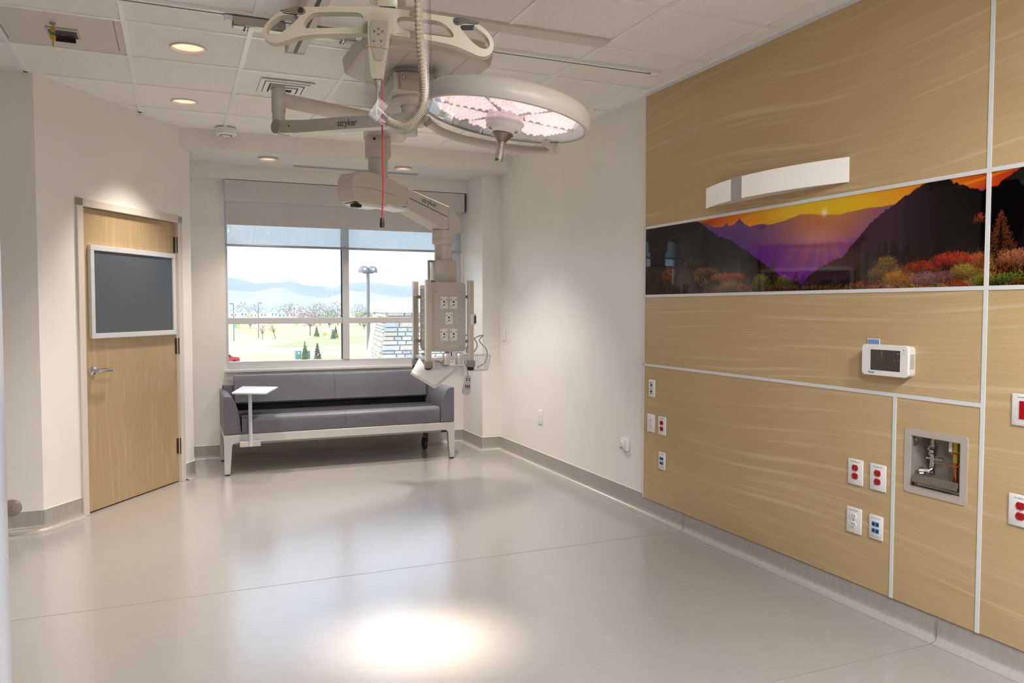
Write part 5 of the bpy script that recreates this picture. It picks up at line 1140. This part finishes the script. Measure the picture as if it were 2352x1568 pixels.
tree('small dark conifer right below the round reddish tree', 36.0, 223, 3.2, 1.7, 'fir', shape='cone', trunk=0.06)
tree('taller conifer of a pair left of the window mullion', 39.6, 214, 3.4, 1.6, 'fir', shape='cone', trunk=0.06)
tree('shorter conifer of a pair left of the window mullion', 38.0, 209, 2.7, 1.4, 'fir', shape='cone', trunk=0.06)
tree('small conifer in front of the green utility box', 18.5, 126.0, 3.0, 1.1, 'green', shape='cone', trunk=0.06)
tree('lone small conifer right of the green utility boxes', 20.6, 127.0, 2.9, 1.25, 'fir', shape='cone', trunk=0.06)
tree('yellowish round tree at the left beyond the meadow', 27.0, 330, 6.5, 7.5, 'yellow', n=500, trunk=0.12)
tree('dark green tree just left of the mullion', 58.5, 330, 8.0, 7, 'green', n=600, trunk=0.1)
tree('green bushy tree right of the mullion', 66.5, 300, 7.5, 7, 'green', n=600, trunk=0.1)
tree('low dark shrub line left of the leaning tree', 21.0, 290, 3.6, 15, 'grey', 'shrub', n=500, trunk=0.0)
tree('low dark shrubs before the round reddish tree', 38.5, 292, 3.2, 9, 'grey', 'shrub', n=400, trunk=0.0)
tree('flat dark shrub beside the left lamp post', 18.0, 190, 1.0, 6.0, 'grey', 'shrub', n=240, trunk=0.0)
tree('flat dark shrub below the thin bare tree', 20.4, 184, 1.0, 4.4, 'grey', 'shrub', n=200, trunk=0.0)
for k, (x, y, h, w_, kd) in enumerate(((51, 372, 10.5, 10, 'pink'), (61, 368, 11, 10, 'grey'), (70, 372, 11.5, 10, 'grey'), (79, 366, 10.5, 9, 'grey'), (88, 372, 10, 9, 'yellow'))):
    tree(('tall bare pinkish tree in the far line left of the mullion', 'tall bare grey tree second from left in the far tree line', 'tall bare grey tree just behind the mullion', 'tall bare tree right of the mullion in the far line', 'yellowish bare tree by the big lamp post')[k], x, y, h, w_, kd, n=500, trunk=0.1)
for k in range(7):
    tree('dark tree crown standing above the row of white houses', 26+k*9.5+((k*53) % 7)-3, 478+(k*29) % 17, 10.0+(k*17) % 3, 9, 'fir', n=240, trunk=0.15)['group'] = 'trees behind the white houses'
# row of white houses
HW, HRF = mat('house_white', (240,240,238), 0.8), mat('house_roof', (150,162,172), 0.8)
hp = thing('house', 'tiny white gabled house in the far row beyond the field', 'house', (0, 0, GZ), group='far row of white houses')
MB().box(-3.2, 3.2, -4, 4, 0, 5.2).make('walls', HW, hp, None)
MB().prism([(-3.7, 5.1), (3.7, 5.1), (0, 8.4)], -4.3, 4.3).make('roof', HRF, hp, None)
MB().prism([(-3.0, 5.2), (3.0, 5.2), (0, 7.9)], -4.36, -4.25).make('gable', HW, hp, None)
for x in (-1.5, 1.5): MB().box(x-0.5, x+0.5, -4.08, -3.98, 2.8, 4.2).make('window', mat('house_window', (120,128,136), 0.3), hp, None)
for k in range(13):
    h_o = hp if k == 0 else copy_tree(hp)
    h_o.location = (23.0+k*5.1+((k*41) % 5)*0.08, 452-((k*23) % 9), GZ+1.6); h_o.rotation_euler = (0, 0, 0.16*((k % 3)-1)); h_o.scale = (0.62, 0.62, 0.72+0.08*(k % 3))
# lamp posts
POSTM = mat('post_grey', (128,126,128), 0.5)
bl2 = thing('street_lamp', 'tall double-headed lamp post standing before the stone building', 'lamp post', (10.17, 44.77, GZ))
MB().tube([(0, 0, 0), (0, 0, 10.55)], [0.13, 0.09], 14).make('pole', POSTM, bl2)
for dx, dy in ((-0.24, 0.0), (0.26, 0.06)):
    hh_ = MB(); hh_.lathe([(0.0, 0.0), (0.30, 0.0), (0.31, 0.06), (0.28, 0.22), (0.18, 0.34), (0.0, 0.39)], 24, Matrix.Translation((dx, dy, 10.42))@Matrix.Scale(1, 4)); hh_ = hh_.make('lamp_head', POSTM, bl2)
    MB().cyl((dx, dy-0.305, 10.60), (dx, dy-0.20, 10.60), 0.075, n=14).make('lens', mat('lamp_glass_white', (250,250,250), 0.3), hh_)
MB().tube([(-0.3, 0, 10.40), (0.3, 0.03, 10.40)], 0.04, 8).make('cross_arm', POSTM, bl2)
MB().box(-0.18, 0.36, -0.18, -0.14, 5.55, 5.95).make('sign', mat('sign_white', (240,240,240), 0.5), bl2, None)
MB().box(-0.30, -0.06, -0.2, -0.1, 8.0, 8.12).make('bracket', POSTM, bl2, None)
for nm, x, y, top, arm_ in (('left', 13.1, 207.4, 9.3, -1.0), ('right', 20.7, 225.7, 9.6, 1.0)):
    t = thing('street_lamp', 'thin dark street lamp at the left part of the view, %s of two' % nm, 'lamp post', (x, y, GZ)); MB().tube([(0, 0, 0), (0, 0, top)], [0.14, 0.10], 8).make('pole', POSTM, t); MB().box(min(0, arm_), max(0, arm_), -0.15, 0.15, top-0.1, top+0.15).make('lamp_head', POSTM, t, None)
fp = thing('utility_pole', 'slim white pole above the right yellow road sign', 'pole', (37.8, 277.0, GZ)); MB().tube([(0, 0, 0), (0, 0, 12)], 0.16, 8).make('pole', mat('pole_white', (240,240,240), 0.5), fp)
# road signs, utility boxes, parked car
YEL, YEL2, GRN = mat('sign_yellow', (236,196,70), 0.5), mat('sign_yellow2', (220,210,110), 0.5), mat('sign_green', (150,206,176), 0.5)
def sign(label, x, y, base, s, m, m2=None):
    t = thing('road_sign', label, 'road sign', (x, y, GZ)); MB().tube([(0, 0, 0), (0, 0, base+s)], 0.07, 6).make('post', mat('sign_post', (200,198,190), 0.5), t)
    MB().prism([(0, base-s), (s, base), (0, base+s), (-s, base)], -0.14, -0.08).make('panel', m, t, None)
    if m2: MB().box(-s*0.6, s*0.6, -0.14, -0.08, base-s*2.0, base-s*1.1).make('plaque', m2, t, None)
sign('yellow diamond road sign with plaque beside the left street lamp', 15.0, 217, 4.3, 0.66, YEL, YEL2)
sign('yellow diamond road sign in front of the slim white pole', 36.5, 267, 3.2, 0.8, YEL2)
sign('yellow diamond sign right of the small dark conifer', 36.8, 214.5, 1.2, 0.62, YEL)
t = thing('road_sign', 'small green sign beside the left street lamp', 'road sign', (13.9, 212, GZ)); MB().tube([(0, 0, 0), (0, 0, 3.4)], 0.06, 6).make('post', MATS['sign_post'], t); MB().box(-0.35, 0.35, -0.1, -0.04, 3.2, 4.3).make('panel', GRN, t, None)
UB = mat('utility_green', (126,160,150), 0.6)
for lb, x, w_ in (('pale green utility box with a white label, left of the pair', 17.9, 0.95), ('green utility box behind a small conifer, right of the pair', 19.2, 1.1)):
    t = thing('utility_box', lb, 'utility box', (x, 129.4, GZ)); MB().box(-w_/2, w_/2, -0.6, 0.6, 0.0, 1.45, bevel=0.05).make('body', UB, t); MB().box(-w_/2-0.08, w_/2+0.08, -0.7, 0.7, -0.02, 0.1).make('pad', ROAD, t, None)
    if 'label' in lb: MB().box(-0.1, 0.2, -0.63, -0.6, 0.95, 1.25).make('label_plate', MATS['sign_white'], t, None)
car = thing('car', 'red parked car at the lower left of the window view', 'car', (6.55, 124.0, GZ))
CRED = mat('car_red', (206,60,70), 0.3)
MB().prism([(-2.0, 0.35), (2.0, 0.35), (2.05, 0.7), (1.9, 0.95), (1.0, 1.05), (0.5, 1.5), (-1.0, 1.52), (-1.7, 1.05), (-2.05, 0.95)], -0.85, 0.85).make('body', CRED, car, None)
for x in (-1.25, 1.25):
    for y in (-0.86, 0.74): MB().cyl((x, y, 0.32), (x, y+0.12, 0.32), 0.32, n=16).make('wheel', BLACK, car)
MB().prism([(-1.45, 1.06), (0.85, 1.06), (0.42, 1.44), (-0.95, 1.45)], -0.87, -0.85).make('window', BLACK, car, None)

# stone-clad wing of the building at the right, battered, with a smooth coping
st = thing('stone_building', 'battered stone-clad wing with a smooth pale coping right of the lamp post', 'building', (4.3, 17.7, GZ))
STM = [noisy('stone_%d' % k, c, tuple(min(255, v+16) for v in c), (1,1,1), 9, 4, 0.85, 0.2) for k, c in enumerate(((188,182,172), (200,196,188), (176,172,166), (206,192,168), (196,176,154)))]
MORT = mat('mortar', (172,166,158), 0.9); COPE = noisy('coping_stone', (214,206,190), (222,214,200), (1,1,1), 4, 3, 0.8, 0.2)
ZT = 1.30                                      # underside of the coping
c0 = Vector((4.45, 17.69, 0))                  # outside corner at the coping
fr_d = Vector((1, -0.10, 0)).normalized(); sd_d = Vector((0.16, 1.0, 0)).normalized()
fr_n = Vector((-0.10, -1, 0)).normalized(); sd_n = Vector((-1, 0.16, 0)).normalized(); BAT = 0.17
def wallpt(dirv, nrm_, s_, z): return c0+dirv*s_+(nrm_*BAT)*(ZT-z)+Vector((0, 0, z))
def corner(z):
    # both faces batter outwards together
    return c0+(fr_n+sd_n)*BAT*(ZT-z)+Vector((0, 0, z))
LF, LSD = 6.0, 4.5
def facept(dirv, s_, z): return corner(z)+dirv*s_
bm2 = bmesh.new()
for dirv, Ln in ((fr_d, LF), (sd_d, LSD)):
    bm2.faces.new([bm2.verts.new(facept(dirv, s_, z)) for s_, z in ((0, ZT), (Ln, ZT), (Ln, GZ), (0, GZ))])
bmesh.ops.recalc_face_normals(bm2, faces=bm2.faces); me = bpy.data.meshes.new('wall_core'); bm2.to_mesh(me); bm2.free()
link('wall_core', me, MORT, st, True)
bm2 = bmesh.new(); A = [corner(ZT)+fr_d*LF, corner(ZT), corner(ZT)+sd_d*LSD, corner(ZT)+sd_d*LSD+fr_d*LF]
def stone(dirv, nrm_, s0, s1, z0, z1, m):
    b3 = bmesh.new(); e_ = 0.012; dep = 0.03+0.02*random.random()
    P_ = [facept(dirv, a, z) for a, z in ((s0+e_, z0+e_), (s1-e_, z0+e_), (s1-e_, z1-e_), (s0+e_, z1-e_))]
    Fv = [b3.verts.new(p+nrm_*dep) for p in P_]; Bv = [b3.verts.new(p-nrm_*0.02) for p in P_]; b3.faces.new(Fv)
    for i in range(4): b3.faces.new((Fv[i], Fv[(i+1) % 4], Bv[(i+1) % 4], Bv[i]))
    bmesh.ops.recalc_face_normals(b3, faces=b3.faces); me3 = bpy.data.meshes.new('stone'); b3.to_mesh(me3); b3.free(); link('stone', me3, m, st, True)
for dirv, nrm_, Ln, zlow in ((fr_d, fr_n, 1.55, -0.25), (sd_d, sd_n, 2.6, -0.25)):
    z = ZT
    while z > zlow:
        hh2 = random.choice((0.075, 0.10, 0.13)); s_ = 0.0
        while s_ < Ln:
            l_ = random.uniform(0.16, 0.42); stone(dirv, nrm_, s_, min(s_+l_, Ln+0.1), z-hh2, z, random.choice(STM)); s_ += l_
        z -= hh2
# coping: rounded smooth slab
cp_o = 0.10
P0 = c0+(-fr_d*0.0)+fr_n*cp_o+sd_n*cp_o
prof = [(0.0, ZT-0.02), (0.0, ZT+0.20), (0.04, ZT+0.27), (0.13, ZT+0.30), (0.6, ZT+0.30)]
bm2 = bmesh.new(); rows = []
for q_, nn in ((P0+fr_d*LF, fr_n), (P0, None), (P0+sd_d*LSD, sd_n)):
    rows.append([bm2.verts.new(q_+((-nn if nn is not None else -(fr_n+sd_n)))*d_+Vector((0, 0, z_))) for d_, z_ in prof])
for a, b2 in zip(rows, rows[1:]):
    for i in range(len(prof)-1): bm2.faces.new((a[i], a[i+1], b2[i+1], b2[i]))
bm2.faces.new([rows[0][0], rows[1][0], rows[2][0], bm2.verts.new(P0+sd_d*LSD+fr_d*LF+Vector((0, 0, ZT-0.02)))])
bmesh.ops.recalc_face_normals(bm2, faces=bm2.faces); me = bpy.data.meshes.new('coping'); bm2.to_mesh(me); bm2.free(); shade(me, 35); link('coping', me, COPE, st, True)
# hipped-roof building further off
fb = thing('far_building', 'large building with a grey-green hipped roof behind the stone wing', 'building', (34, 118, GZ))
MB().box(-4.5, 16, -6, 6, 0, 6.6).make('upper_walls', HW, fb, None); MB().box(-4.6, 16.1, -6.1, 6.1, 2.2, 4.6).make('brick_band', mat('brick_pink', (200,168,158), 0.85), fb, None)
b3 = bmesh.new(); e4 = [b3.verts.new(p) for p in ((-5.4, -7, 6.6), (17, -7, 6.6), (17, 7, 6.6), (-5.4, 7, 6.6))]; r2 = [b3.verts.new(p) for p in ((1.5, 0, 9.6), (11, 0, 9.6))]
b3.faces.new((e4[0], e4[1], r2[1], r2[0])); b3.faces.new((e4[1], e4[2], r2[1])); b3.faces.new((e4[2], e4[3], r2[0], r2[1])); b3.faces.new((e4[3], e4[0], r2[0]))
me = bpy.data.meshes.new('roof'); b3.to_mesh(me); b3.free(); link('roof', me, mat('roof_green', (150,164,162), 0.7), fb)
for x in (-3.6, -1.2, 1.8): 
    for z in (2.8, 5.2): MB().box(x-0.55, x+0.55, -6.2, -6.08, z, z+1.2).make('window', MATS['house_window'], fb, None)

# thin summer haze over the distance
hz_m = bpy.data.materials.new('air_haze'); hz_m.use_nodes = True; N = hz_m.node_tree.nodes; N.clear()
vo = N.new('ShaderNodeOutputMaterial'); vsn = N.new('ShaderNodeVolumeScatter'); vsn.inputs['Density'].default_value = 0.00036; vsn.inputs['Color'].default_value = (0.86, 0.93, 1.0, 1)
hz_m.node_tree.links.new(vsn.outputs[0], vo.inputs['Volume'])
hzo = MB().box(-850, 1550, 90, 3150, GZ-1, 160).make('air_haze', hz_m, smooth=None); tag(hzo, 'thin pale haze over the distant fields and hills', 'haze', kind='stuff')
